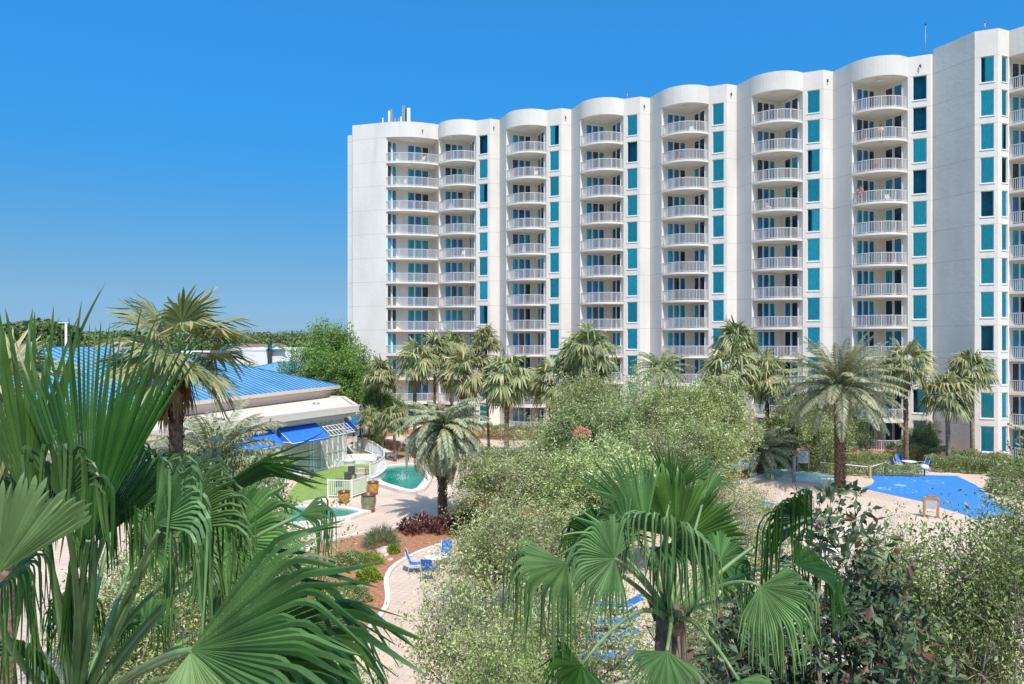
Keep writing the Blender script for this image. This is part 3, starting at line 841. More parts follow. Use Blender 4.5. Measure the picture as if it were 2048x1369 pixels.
# people on balconies -------------------------------------------------
def person(name, loc, face, shirt, shorts, lean=0.35, label='', hand=True):
    """standing figure facing direction `face` (angle), leaning forward by lean with both hands forward on a rail"""
    skin = mat('skin', (0.55, 0.32, 0.22), 0.6); 
    bm_v = {'pel': (0, 0, .95), 'sp': (0, .05+lean*.25, 1.18), 'ch': (0, .08+lean*.55, 1.38), 'nk': (0, .1+lean*.72, 1.5), 'hd': (0, .12+lean*.85, 1.62), 'ht': (0, .12+lean*.9, 1.74),
            'hl': (-.1, 0, .92), 'kl': (-.11, .03, .5), 'al': (-.11, -.02, .09), 'tl': (-.12, .14, .03),
            'hr': (.1, 0, .92), 'kr': (.11, .05, .5), 'ar': (.11, 0, .09), 'tr': (.12, .16, .03),
            'sl': (-.19, .08+lean*.55, 1.4), 'el': (-.25, .25+lean*.5, 1.2), 'wl': (-.2, .5+lean*.3, 1.1), 'fl': (-.19, .57+lean*.3, 1.08),
            'sr': (.19, .08+lean*.55, 1.4), 'er': (.25, .25+lean*.5, 1.2), 'wr': (.2, .5+lean*.3, 1.1), 'fr': (.19, .57+lean*.3, 1.08)}
    rad = dict(pel=.15, sp=.13, ch=.16, nk=.055, hd=.095, ht=.07, hl=.095, kl=.06, al=.042, tl=.035, hr=.095, kr=.06, ar=.042, tr=.035,
               sl=.06, el=.042, wl=.028, fl=.03, sr=.06, er=.042, wr=.028, fr=.03)
    E = [('pel','sp'),('sp','ch'),('ch','nk'),('nk','hd'),('hd','ht'),('pel','hl'),('hl','kl'),('kl','al'),('al','tl'),('pel','hr'),('hr','kr'),('kr','ar'),('ar','tr'),
         ('ch','sl'),('sl','el'),('el','wl'),('wl','fl'),('ch','sr'),('sr','er'),('er','wr'),('wr','fr')]
    ks = list(bm_v); me = bpy.data.meshes.new('person')
    me.from_pydata([bm_v[k] for k in ks], [(ks.index(a), ks.index(b)) for a, b in E], [])
    o = bpy.data.objects.new('person', me); COL.objects.link(o)
    md = o.modifiers.new('skin', 'SKIN'); sub = o.modifiers.new('sub', 'SUBSURF'); sub.levels = 1; sub.render_levels = 1
    me.skin_vertices[0].data[0].use_root = True
    for i, k in enumerate(ks): me.skin_vertices[0].data[i].radius = (rad[k], rad[k])
    me.materials.append(skin)
    o.location = loc; o.rotation_euler = (0, 0, face)
    tag(o, label, 'person')
    m = MB()
    m.tube([(0, 0, .96), (0, 0.03, 1.04)], [.17, .165], 12)
    for s in (-1, 1): m.tube([(s*.08, 0, .99), (s*.1, .01, .8), (s*.115, .02, .58)], [.125, .115, .1], 10)
    m.build('shorts', shorts, o)
    if shirt:
        m = MB(); m.tube([(0, 0.0, 1.0), (0, .06+lean*.28, 1.2), (0, .08+lean*.52, 1.4), (0, .1+lean*.6, 1.46)], [.165, .16, .2, .12], 12); m.build('shirt', shirt, o)
    m = MB(); m.lathe((0, .11+lean*.87, 1.62), [(.09, .0), (.105, .06), (.09, .12), (.0, .155)], 10); m.build('hair', mat('dark_hair', (0.03, 0.02, 0.015), 0.7), o)
    return o
FACE = math.atan2(-NN.x, NN.y)
def on_balcony(u, v, f, k): return UV(u, v, f*H, k)
person('person', on_balcony(5.15, 0.75, 8, 5), FACE, None, mat('red_cloth', (0.55, 0.03, 0.03), 0.8), 0.5, 'shirtless person in red shorts leaning over a white balcony rail')
person('person', on_balcony(6.95, 0.9, 10, 5), FACE, mat('pink_cloth', (0.6, 0.35, 0.33), 0.8), mat('grey_cloth', (0.2, 0.2, 0.22), 0.8), 0.05, 'person in a pale pink top sitting up high behind a white balcony rail').location.z -= 0.35

# plastic chairs on some balconies
def balcony_chair(loc, rz, m, label):
    t = thing('patio_chair', label, 'chair', loc, rz, 'chairs on the tower balconies')
    b = MB(); b.box((0, 0, .43), (.46, .46, .04)); b.build('seat', m, t)
    b = MB()
    for i in range(5): b.box((-.18+.09*i, -.24, .66), (.05, .025, .44), rx=.15)
    b.box((0, -.28, .88), (.46, .035, .06)); b.build('backrest', m, t)
    for x in (-.2, .2):
        for y in (-.2, .2):
            b = MB(); b.tube([(x, y, 0), (x*.95, y*.95, .42)], .02, 6); b.build('leg', m, t)
    return t
redm = mat('red_plastic', (0.55, 0.10, 0.08), 0.5)
cl = [(5, 10, 5.6, .35, redm, 'small red chair behind the second highest railing of the far right balcony stack'),
      (5, 9, 6.6, .4, redm, 'red chair behind a railing one floor above the person in red shorts'),
      (5, 8, 7.6, .2, M['white'], 'white chair behind the railing beside the person in red shorts'),
      (4, 8, 6.0, .4, M['white'], 'white chair on the fourth balcony from the top of the fifth narrow stack'),
      (3, 10, 6.2, .3, redm, 'red chair on the second highest balcony of the fourth narrow stack'),
      (4, 2, 7.2, .4, redm, 'red chair on a low balcony just above the palm crowns'),
      (3, 11, 7.6, .1, M['white'], 'white chair on the highest balcony of the fourth narrow stack'),
      (1, 7, 6.6, .4, M['white'], 'white chair on a middle balcony of the second narrow stack'),
      (1, 10, 8.0, .1, M['white'], 'white chair on the second highest balcony of the second narrow stack'),
      (0, 9, 5.9, .3, M['white'], 'white chair on the third highest balcony of the first narrow stack'),
      (0, 7, 7.6, .2, M['white'], 'white chair on the fifth highest balcony of the first narrow stack')]
for k, f, u, v, m_, lb in cl: balcony_chair(on_balcony(u, v, f, k), FACE + 0.4, m_, lb)
for k, f, u, v, lb in [(0, 11, 2.6, 1.3, 'white chair on the top wide balcony at the left end of the tower'), (0, 10, .6, 2.5, 'white chair on the second highest wide balcony at the left end of the tower')]:
    balcony_chair(on_balcony(u, v+.2, f, k), FACE, M['white'], lb)

# rooftop equipment ----------------------------------------------------
def mast(loc, h, label, ball=None, r=0.03):
    b = MB(); b.tube([(0, 0, 0), (0, 0, h)], r, 6)
    t = thing('lightning_rod' if not ball else 'antenna_mast', label, 'mast', loc)
    b.build('pole', M['grey_metal'], t)
    if ball:
        b = MB(); b.lathe((0, 0, h-.1), [(0, -.1), (.07, -.05), (.08, .03), (.05, .09), (0, .1)], 8); b.build('beacon', ball, t)
red = mat('red_beacon', (0.5, 0.05, 0.04), 0.4)
mast(UV(-6.6, 3.2, 36.8), 1.7, 'thin rod at the low left corner of the tower roof', red, .025)
mast(UV(9.6, -0.5, ZP-.3, 2), 1.3, 'short rod with red tip on the parapet above the third narrow balcony stack', red, .03)
mast(UV(1.6, -1.0, ZP-1, 6), 4.4, 'tall thin antenna rising where the parapet meets the taller right wing', M['black'], .025)
mast(UV(T2[0]+.9, T2[1]-.7, ZP2-.3, 6), 1.4, 'short white rod with red tip on the taller right wing', red, .035)
ag = thing_w('cell_antenna_group', 'cluster of white and grey panel antennas on the tower roof near its left end', 'antenna', tuple(UV(-1, 2.0, 36.3)))
for px, h, w, mm in ((765, 1.55, .16, 'white'), (778, 2.35, .26, 'white'), (782.5, 2.5, .22, 'grey_metal'), (785.5, 1.9, .1, 'grey_metal'), (790, 1.3, .2, 'grey_metal'), (797, 1.2, .14, 'grey_metal'), (802, 1.35, .22, 'white'), (807, 2.7, .4, 'grey_metal'), (811.5, 2.3, .12, 'black'), (817, 2.3, .42, 'white')):
    u = -2.98 + (px-765)*.0745
    m = MB(); base = UV(u, 2.1, 36.3); z1 = 1.35+h
    m.tube([base, base+Vector((0,0,z1))], .05, 6)
    m.box(base+Vector((0, -.12, z1-h*.42)), (w, .16, h*.8)); m.build('panel_antenna', M[mm], ag)

# ================================================================ BLUE-ROOFED HOTEL BUILDINGS
AL = Vector((0.325, 0.946, 0)).normalized(); PR = Vector((AL.y, -AL.x, 0))   # along the eave (away), outward (right/near)
def hip_roof(t, corner, run_len, half, z_e, rise, seam=0.62, ends=(True, True)):
    """hip roof: corner = far right eave corner, extends -AL by run_len and -PR by 2*half"""
    c = Vector(corner); c.z = z_e
    A, B = c, c - AL*run_len
    C, D = B - PR*2*half, A - PR*2*half
    rA = c - AL*half - PR*half + Vector((0,0,rise)); rB = c - AL*(run_len-half) - PR*half + Vector((0,0,rise))
    m = MB(); m.quad(B, A, rA, rB); m.quad(D, C, rB, rA); m.add([A, D, rA], [(0,1,2)]); m.add([C, B, rB], [(0,1,2)])
    m.quad(A-Vector((0,0,.02)), B-Vector((0,0,.02)), C-Vector((0,0,.02)), D-Vector((0,0,.02)))
    rf = m.build('roof', M['blue_roof'], t)
    m = MB(); up = Vector((0, 0, .03))
    n = int(run_len/seam)
    for i in range(1, n):
        s = run_len*i/n
        dd = min(half, s, run_len-s)
        p0 = A - AL*s; p1 = p0 - PR*dd + Vector((0,0,rise*dd/half))
        m.bar(p0+up, p1+up, .05, .06)
        p0 = D - AL*s; p1 = p0 + PR*dd + Vector((0,0,rise*dd/half)); m.bar(p0+up, p1+up, .05, .06)
    n = int(2*half/seam)
    for i in range(1, n):
        s = 2*half*i/n; dd = min(s, 2*half-s)
        p0 = A - PR*s; p1 = p0 - AL*dd + Vector((0,0,rise*dd/half)); m.bar(p0+up, p1+up, .05, .06)
    for a_, b_ in ((A, rA), (D, rA), (rA, rB), (B, rB), (C, rB)): m.bar(a_+up, b_+up, .14, .08)
    m.build('seam', M['seam'], rf)
    # gutter / fascia and walls
    m = MB()
    for a_, b_ in ((A, B), (B, C), (C, D), (D, A)): m.bar(a_-Vector((0,0,.16)), b_-Vector((0,0,.16)), .12, .3)
    m.build('gutter', M['fascia'], t)
    return A, B, C, D
hcorner = Vector((-17.5, 69.4, 0))
hb = thing_w('hipped_roof_building', 'long low cream hotel building under a big blue standing seam hip roof', 'building', tuple(hcorner - AL*20 - PR*10))
A, B_, C_, D_ = hip_roof(hb, hcorner, 48, 12.2, 6.1, 4.0)
def box_walls(m, A, B, C, D, inset, z0, z1):
    cen = (A+B+C+D)/4; ps = []
    for p, q1, q2 in ((A, AL, PR), (B, -AL, PR), (C, -AL, -PR), (D, AL, -PR)):
        ps.append(p - q1*inset - q2*inset)
    m.prism([(p.x, p.y) for p in ccw(ps)], z0, z1)
m = MB(); box_walls(m, A, B_, C_, D_, 0.9, 0, 5.7); m.build('wall', M['siding'], hb)
m = MB()  # stepped cornice under the eave
box_walls(m, A, B_, C_, D_, 0.35, 5.42, 5.96); box_walls(m, A, B_, C_, D_, 0.62, 5.0, 5.415); m.build('cornice', M['fascia'], hb)
rt = hcorner - AL*25 - PR*12.2; rt.z = 10.1
m = MB(); m.box(rt+Vector((0, 0, .15)), (2.4, 1.4, .35)); m.build('roof_vent', M['grey_metal'], hb)
m = MB(); rt2 = rt - AL*3; m.box(rt2+Vector((0,0,.1)), (4.5, .5, .22)); m.build('ridge_cap', M['white'], hb)

hb2 = thing_w('small_hip_roof_building', 'smaller blue hip roofed building peeking out behind the big blue roof', 'building', (-27, 95, 0))
A2, B2, C2, D2 = hip_roof(hb2, Vector((-20.5, 100, 0)), 19, 8.0, 5.4, 2.35, .6)
m = MB(); box_walls(m, A2, B2, C2, D2, .6, 0, 5.1); m.build('wall', M['siding'], hb2)

# flat-roofed wing
FR = Vector((-13.1, 58.4, 0)); FL = Vector((-18.7, 47.5, 0)); FD = (FR-FL).normalized(); FP = Vector((FD.y, -FD.x, 0))
ZF = 4.95
fw = thing_w('flat_roofed_wing', 'single storey cream wing with a flat tan roof beside the turf terrace', 'building', (-19, 54, 0))
FLL = FL - FD*12
BRk = P(690, 796, 66); 
def flat(z): return 0
far1 = Vector(((690-CX)/FPX*68.0, 68.0, 0)); far2 = Vector(((613-CX)/FPX*69.5, 69.5, 0))
outline = [FLL, FR, far1, far2, Vector((-23.3, 62, 0)), Vector((-33, 36, 0))]
m = MB(); m.prism([(p.x, p.y) for p in ccw(outline)], ZF-.02, ZF); 
oi = offset(outline, -0.35); m2 = ccw([Vector((p.x, p.y, 0)) for p in outline])
m.build('roof', M['roof_tan'], fw)
m = MB(); ring_wall(m, oi, m2, ZF, ZF+.16)
ring_wall(m, offset(outline, -0.5), offset(outline, 0.0), ZF-.40, ZF-.03); ring_wall(m, offset(outline, -0.7), offset(outline, -0.25), ZF-.75, ZF-.405)
m.build('cornice', M['fascia'], fw)
m = MB(); m.lathe(P(628, 0, 0)*0 + Vector((-17.5, 61, ZF)), [(.3, 0.01), (.3, .12), (.12, .16), (0, .16)], 12); m.build('roof_drain', M['grey_metal'], fw)
wl_out = offset(outline, -0.95)
m = MB(); m.prism([(p.x, p.y) for p in ccw(wl_out)], 0, ZF-.76, top=False); m.build('wall', M['siding'], fw)
# wall frame of the front facade
def FW(s, o, z): p = FR - FD*s + FP*o; return Vector((p.x, p.y, z))
WOFF = -0.95
m = MB()   # vertical battens and panel joints
for s in [0.98, 1.6, 2.25, 2.9, 3.55, 4.2, 4.5, 4.8, 8.5, 8.85]: m.box(FW(s, WOFF+.03, 2.05), (.08 if s not in (4.5, 4.8, 0.98) else .2, .12, 4.1), rz=math.atan2(FD.y, FD.x))
for z in (0.12, 4.02): m.bar(FW(0.95, WOFF+.05, z), FW(20, WOFF+.05, z), .1, .2)
m.build('wall_trim', M['white'], fw)
m = MB(); 
for i in range(5):
    s = 1.02+.645*i; c = FW(s+.28, WOFF+.03, 1.95); m.box(c, (.46, .04, 3.4), rz=math.atan2(FD.y, FD.x))
m.build('glass_panel', mat('pale_shuttered_glass', (0.42, 0.40, 0.35), 0.35, var=.1), fw)

def awning(s0, s1, label, cloth=True, zt=4.0, zb=3.0, dep=1.55):
    t = thing_w('awning' if cloth else 'bare_awning', label, 'awning', tuple(FW((s0+s1)/2, WOFF, zb)))
    a, b2 = FW(s0, WOFF+.06, zt), FW(s1, WOFF+.06, zt)
    c, d = FW(s1, WOFF+dep, zb), FW(s0, WOFF+dep, zb)
    ab, bb = FW(s0, WOFF+.06, zb), FW(s1, WOFF+.06, zb)
    fr = MB()
    n = 7
    dn = Vector((0, 0, -.07 if cloth else 0))
    for i in range(n+1):
        p0, p1 = a.lerp(b2, i/n)+dn, d.lerp(c, i/n)+dn; fr.tube([p0, p1], .028, 6)
    for t_ in (0, .33, .66, 1): fr.tube([a.lerp(d, t_)+dn, b2.lerp(c, t_)+dn], .028, 6)
    fr.tube([ab, d], .028, 6); fr.tube([bb, c], .028, 6)
    if cloth:
        m = MB(); up = Vector((0, 0, .035)); n = 12
        for i in range(n):
            for j in range(6):
                def pt(i, j):
                    p = a.lerp(b2, i/n).lerp(d.lerp(c, i/n), j/6); p.z += .035 - .03*math.sin(math.pi*j/6); return p
                m.quad(pt(i, j), pt(i, j+1), pt(i+1, j+1), pt(i+1, j))
        for i in range(n):   # scalloped valance
            p0, p1 = d.lerp(c, i/n)+up, d.lerp(c, (i+1)/n)+up
            mid = (p0+p1)/2; dz = Vector((0,0,.24))
            m.add([p0, p1, p1-dz, mid-dz*1.25, p0-dz], [(0,1,2,3,4)])
        m.add([a+up, d+up, ab], [(0,1,2)]); m.add([b2+up, bb, c+up], [(0,1,2)])
        m.build('canopy', M['awning'], t); fr.build('frame', M['white'], t)
    else: fr.build('frame', M['white'], t)
    return t
awning(4.3, 8.3, 'bright blue fabric awning in the middle of the flat roofed wing, above the turf')
awning(9.0, 13.5, 'bright blue fabric awning furthest left on the wing, half hidden by a palm frond')
awning(1.2, 4.0, 'bare white metal awning frame without cloth at the right part of the wing', False)
# end awning on the short side
t = thing_w('awning', 'small steep blue awning on the far end corner of the flat roofed wing', 'awning', tuple(FW(.4, -.5, 3)))
e0, e1 = FW(0.75, WOFF+.2, 4.15), FW(0.75, WOFF-1.9, 4.15); o1 = FW(-0.75, WOFF-1.9, 2.95); o0 = FW(-0.75, WOFF+.2, 2.95)
m = MB(); m.quad(e0, o0, o1, e1); m.add([e0, FW(.75, WOFF+.2, 2.95), o0], [(0,1,2)]); m.quad(o0, o1, o1-Vector((0,0,.2)), o0-Vector((0,0,.2))); m.build('canopy', M['awning'], t)
m = MB(); m.tube([e0, o0, FW(.75, WOFF+.2, 2.95)], .03, 6); m.tube([o0, o1], .03, 6); m.build('frame', M['white'], t)

# blue tarp gazebo beyond the wing
gz = thing_w('blue_gazebo', 'round gazebo with a shaggy blue conical roof beyond the wing', 'gazebo', tuple(G(738, 893)))
gc = G(738, 893); 
m = MB(); rr = random.Random(2)
prof = [(2.0, 2.35), (1.9, 2.6), (1.2, 3.1), (.5, 3.5), (0, 3.65)]
m.lathe(gc, prof, 22, False); m.build('roof', mat('blue_thatch', (0.02, 0.22, 0.50), 0.9, col2=(0.01, 0.10, 0.28), scale=10, bump=1, bscale=20), gz)
for a_ in range(6):
    m = MB(); p = gc + Vector((1.5*math.cos(a_*math.pi/3+.3), 1.5*math.sin(a_*math.pi/3+.3), 0)); m.tube([p, p+Vector((0,0,2.6))], .08, 8); m.build('post', mat('blue_post', (0.04, 0.10, 0.25), 0.6), gz)
m = MB(); m.prism([(gc.x+1.2*math.cos(a), gc.y+1.2*math.sin(a)) for a in [i*math.pi/8 for i in range(16)]], 0, 1.05); m.build('bar_counter', M['wood'], gz)

# ================================================================ FAR BACKGROUND
def far_bldg(name, label, px0, px1, ytop, d, zbase_dep=14, m='white', roof=None):
    p0, p1 = P(px0, ytop, d), P(px1, ytop, d)
    t = thing_w(name, label, 'building', ((p0.x+p1.x)/2, d, 0))
    b = MB(); b.prism([(p0.x, d), (p1.x, d), (p1.x, d+zbase_dep), (p0.x, d+zbase_dep)], 0, p0.z); b.build('wall', M[m], t)
    b = MB(); ring_wall(b, [Vector((p0.x+.4, d+.4, 0)), Vector((p1.x-.4, d+.4, 0)), Vector((p1.x-.4, d+zbase_dep-.4, 0)), Vector((p0.x+.4, d+zbase_dep-.4, 0))],
                        [Vector((p0.x-.1, d-.1, 0)), Vector((p1.x+.1, d-.1, 0)), Vector((p1.x+.1, d+zbase_dep+.1, 0)), Vector((p0.x-.1, d+zbase_dep+.1, 0))], p0.z-.3, p0.z+.35)
    b.build('parapet', M['white'], t)
    return t, p0, p1
teal = mat('teal_roof', (0.08, 0.38, 0.36), 0.5)
tb, p0, p1 = far_bldg('white_store', 'long white flat roofed store far behind the blue roof', 470, 592, 699, 150)
def gable(t, px, w, d, z0, h, dp=5):
    x = (px-CX)/FPX*d
    m = MB(); a, b, c = Vector((x-w/2, d-.5, z0)), Vector((x+w/2, d-.5, z0)), Vector((x, d-.5, z0+h))
    D = Vector((-3.2, dp, 0))
    m.add([a, b, c], [(0, 1, 2)]); m.build('gable', M['white'], t)
    m = MB(); e = Vector((0, -.3, .06)); m.quad(a+e+Vector((-.3,0,-.1)), c+e, c+D+e, a+D+e); m.quad(c+e, b+e+Vector((.3,0,-.1)), b+D+e, c+D+e); m.build('gable_roof', teal, t)
gable(tb, 468, 4.2, 149.5, 8.6, 1.5); gable(tb, 556, 3.6, 149.5, 8.95, 1.0)
m = MB(); xx = (540-CX)/FPX*149.3; m.box((xx, 149.2, 7.6), (.9, .3, 5.2)); m.build('sign_pylon', mat('dark_sign', (.04, .05, .06), .6), tb)
b1, *_ = far_bldg('parking_building', 'pale low building behind foliage beside the white store', 330, 420, 706, 170, 12)
brown = mat('brown_roof', (0.22, 0.13, 0.10), 0.9, var=.2); tanw = mat('tan_wall', (0.5, 0.38, 0.30), 0.8)
for i, (px, w, ytop, d, lb) in enumerate([(505, 16, 690, 300, 'brown roofed house far off above the left part of the white store'), (545, 12, 689, 330, 'brown roofed house far off, furthest right on the horizon'), (480, 9, 688, 320, 'tan two storey house far off at the left of the brown roofs'), (525, 20, 693, 240, 'wide low brown roofed building just behind the white store')]):
    x = (px-CX)/FPX*d; z = CAMZ-(ytop-CY)/FPX*d
    t = thing_w('far_house', lb, 'house', (x, d, 0), 'brown roofed houses on the horizon')
    m = MB(); m.prism([(x-w/2, d), (x+w/2, d), (x+w/2, d+10), (x-w/2, d+10)], 0, z-1.5, top=False, bottom=False); m.build('wall', tanw, t)
    m = MB(); e = .8
    a, b, c, dd = Vector((x-w/2-e, d-e, z-1.6)), Vector((x+w/2+e, d-e, z-1.6)), Vector((x+w/2+e, d+10+e, z-1.6)), Vector((x-w/2-e, d+10+e, z-1.6))
    r0, r1 = Vector((x-w/2+4, d+5, z+.4)), Vector((x+w/2-4, d+5, z+.4))
    m.quad(a, b, r1, r0); m.quad(c, dd, r0, r1); m.add([b, c, r1], [(0,1,2)]); m.add([dd, a, r0], [(0,1,2)]); m.build('roof', brown, t)
# street lamp far left
sl = thing_w('street_lamp', 'tall pale street lamp with twin arms standing above the blue roof ridge', 'street lamp', tuple(P(132, 684, 110).xy.to_3d()))
lp = P(132, 684, 110); zt = P(132, 646, 110).z
m = MB(); m.tube([(lp.x, 110, 0), (lp.x, 110, zt)], [.22, .16], 8); m.build('pole', M['white'], sl)
m = MB(); m.box((lp.x-.4, 110, zt), (1.6, .35, .14)); m.build('lamp_head', M['white'], sl)
pl2 = P(1010, 684, 130)

def wood_mass(name, label, pts_fn, n, leaf, seed, depth_rng):
    rg = np.random.default_rng(seed)
    V = []
    C = pts_fn(rg, n)
    m = len(C)
    a = rg.normal(size=(m, 3)); a /= np.linalg.norm(a, axis=1)[:, None]
    b = rg.normal(size=(m, 3)); b -= a*(a*b).sum(1)[:, None]; b /= np.linalg.norm(b, axis=1)[:, None]
    s = leaf*rg.uniform(.6, 1.3, (m, 1))
    V = np.stack([C-a*s, C-b*s*.6, C+a*s, C+b*s*.6], 1).reshape(-1, 3)
    ob = np_mesh(name, V, np.arange(4*m).reshape(-1, 4), M['far_wood'])
    tag(ob, label, 'woodland'); ob['kind'] = 'stuff'; return ob
def treeline(rg, n):
    out = []
    # clumps: crown centres along ranges of px at various depths
    for (x0, x1, yt, d0, d1, cnt) in [(-900, 150, 652, 170, 240, 60), (20, 120, 649, 170, 190, 22), (120, 330, 668, 250, 330, 60), (300, 470, 672, 320, 420, 60), (440, 720, 671, 380, 520, 110), (600, 660, 676, 200, 240, 14), (-900, 330, 690, 130, 165, 60),
                                      (500, 3000, 676, 400, 600, 160), (-2500, -800, 655, 200, 400, 120)]:
        for i in range(cnt):
            d = rg.uniform(d0, d1); px = rg.uniform(x0, x1)
            z = CAMZ-(yt+rg.normal(0, 2.5)-CY)/FPX*d
            R = rg.uniform(3.5, 6.5)*d/260
            k = int(n/1000)
            u = rg.normal(size=(k, 3)); u /= np.linalg.norm(u, axis=1)[:, None]
            r = rg.uniform(.55, 1.05, (k, 1))
            zz = max(R*.8, z-R*.7)
            out.append(np.array([(px-CX)/FPX*d, d, zz]) + u*r*np.array([R*1.3, R*1.3, R*.8]))
            out.append(np.column_stack([(px-CX)/FPX*d + rg.normal(0, R*.8, k//2), d + rg.normal(0, R*.6, k//2), rg.uniform(0, max(1, zz), k//2)]))
    return np.concatenate(out)
wood_mass('woodland', 'dark green belt of pines and oaks along the flat horizon', treeline, 420000, .75, 4, None)

# ================================================================ VEGETATION GENERATORS
def leaf_quads(C, D, L, W, rg, upbias=0.3):
    """kite leaves: C base points, D directions (unit), returns verts (n*4,3)"""
    n = len(C)
    up = rg.normal(size=(n, 3)); up[:, 2] += upbias
    side = np.cross(D, up); ln = np.linalg.norm(side, axis=1)[:, None]; ln[ln < 1e-6] = 1; side /= ln
    nor = np.cross(side, D)
    l = L*rg.uniform(.5, 1.35, (n, 1)); w = W*rg.uniform(.6, 1.3, (n, 1))*.5
    return np.stack([C, C+D*l*.5-side*w+nor*w*.35, C+D*l-nor*l*.08, C+D*l*.5+side*w+nor*w*.35], 1).reshape(-1, 3)
def unit(a): return a/np.maximum(1e-9, np.linalg.norm(a, axis=-1, keepdims=True))

def tree_proto(name, seed, h, rx, rz, lobes, clusters, per, L, W, lm, bark='bark', trunk_r=.16, trunks=1, base=0.25, crad=.35, twigs=True, label='', cat='tree', group=None, shell=.55, elong=1.6):
    """h: total height, crown ellipsoid rx, rz centred at h-rz"""
    rg = np.random.default_rng(seed); rd = random.Random(seed)
    root = thing(name, label, cat, (0, 0, 0), 0, group)
    zc = h - rz
    # lobes
    u = unit(rg.normal(size=(lobes, 3))); u[:, 2] = np.abs(u[:, 2])*.9 - .25
    LC = u*rg.uniform(.3, .98, (lobes, 1))*np.array([rx, rx, rz]) + np.array([0, 0, zc])
    LR = rg.uniform(.55, 1.5, lobes)*min(rx, rz*1.2)*1.55/lobes**.5
    wts = LR**2; wts /= wts.sum()
    li = rg.choice(lobes, clusters, p=wts)
    v = unit(rg.normal(size=(clusters, 3)))
    CC = LC[li] + v*(LR[li]*rg.uniform(shell, 1.05, clusters))[:, None]
    t_ = CC[:, 2].max(); b0 = CC[:, 2].min()
    LC[:, 2] = zc - rz + (LC[:, 2]-b0)/(t_-b0)*2*rz; CC[:, 2] = zc - rz + (CC[:, 2]-b0)/(t_-b0)*2*rz
    kx = rx/np.percentile(np.hypot(CC[:, 0], CC[:, 1]), 97); LC[:, :2] *= kx; CC[:, :2] *= kx
    # leaves
    out = unit(CC - LC[li] + np.array([0, 0, .25]))
    idx = np.repeat(np.arange(clusters), per)
    n = len(idx)
    tw = unit(out + rg.normal(0, .35, (clusters, 3)))
    t = rg.uniform(-.6, 1.0, (n, 1))
    C = CC[idx] + tw[idx]*t*crad*elong + rg.normal(0, crad*.42, (n, 3))
    D = unit(tw[idx]*.7 + rg.normal(0, .8, (n, 3)))
    V = leaf_quads(C, D, L, W, rg)
    np_mesh('crown', V, np.arange(4*n).reshape(-1, 4), M[lm], root)
    # trunk and limbs
    m = MB()
    hubs = []
    for k in range(trunks):
        a = rd.uniform(0, 6.28); sp = .0 if trunks == 1 else .25
        p0 = Vector((sp*math.cos(a), sp*math.sin(a), -.1)); top = Vector((rd.uniform(-.2, .2)*rx + sp*2*math.cos(a), rd.uniform(-.2, .2)*rx+sp*2*math.sin(a), zc-rz*.35))
        mid = p0.lerp(top, .5) + Vector((rd.uniform(-.15, .15), rd.uniform(-.15, .15), 0))
        m.tube([p0, mid, top], [trunk_r/(trunks**.5)*1.25, trunk_r/(trunks**.5), trunk_r/(trunks**.5)*.75], 8); hubs.append((mid, top))
    for i in range(lobes):
        mid, top = hubs[i % trunks]
        st = mid.lerp(top, rd.uniform(.2, 1)); en = Vector(LC[i])
        c = st.lerp(en, .5) + Vector((0, 0, -.1*rx)) + Vector((rd.uniform(-.1, .1)*rx, rd.uniform(-.1, .1)*rx, 0))
        r0 = trunk_r*.5
        m.tube([st, st.lerp(c, .7), c.lerp(en, .5), en], [r0, r0*.75, r0*.55, r0*.35], 5)
    if twigs:
        for j in range(min(clusters, 900)):
            a = Vector(LC[li[j]]); b_ = Vector(CC[j])
            a = a.lerp(b_, rd.uniform(.1, .6)) + Vector([rd.uniform(-.2, .2)*crad for _ in range(3)])
            c = a.lerp(b_, .5) + Vector((rd.uniform(-.12, .12), rd.uniform(-.12, .12), rd.uniform(-.05, .12)))
            m.tube([a, c, b_ + Vector(tw[j])*crad*.6], [trunk_r*.13, trunk_r*.09, trunk_r*.04], 3, cap=False)
    m.build('trunk', M[bark], root, origin=(0, 0, 0))
    return reg(root)

PROTO_USED = set()
def plant(proto, loc, label, s=1.0, rz=None, sz=None, name=None, rx=0.0):
    if proto.name not in PROTO_USED: PROTO_USED.add(proto.name); o = proto
    else: o = dup(proto)
    o.location = loc; o.rotation_euler = (rx, 0, rz if rz is not None else rr.uniform(0, 6.28)); o.scale = (s, s, sz or s)
    o['label'] = label
    return o

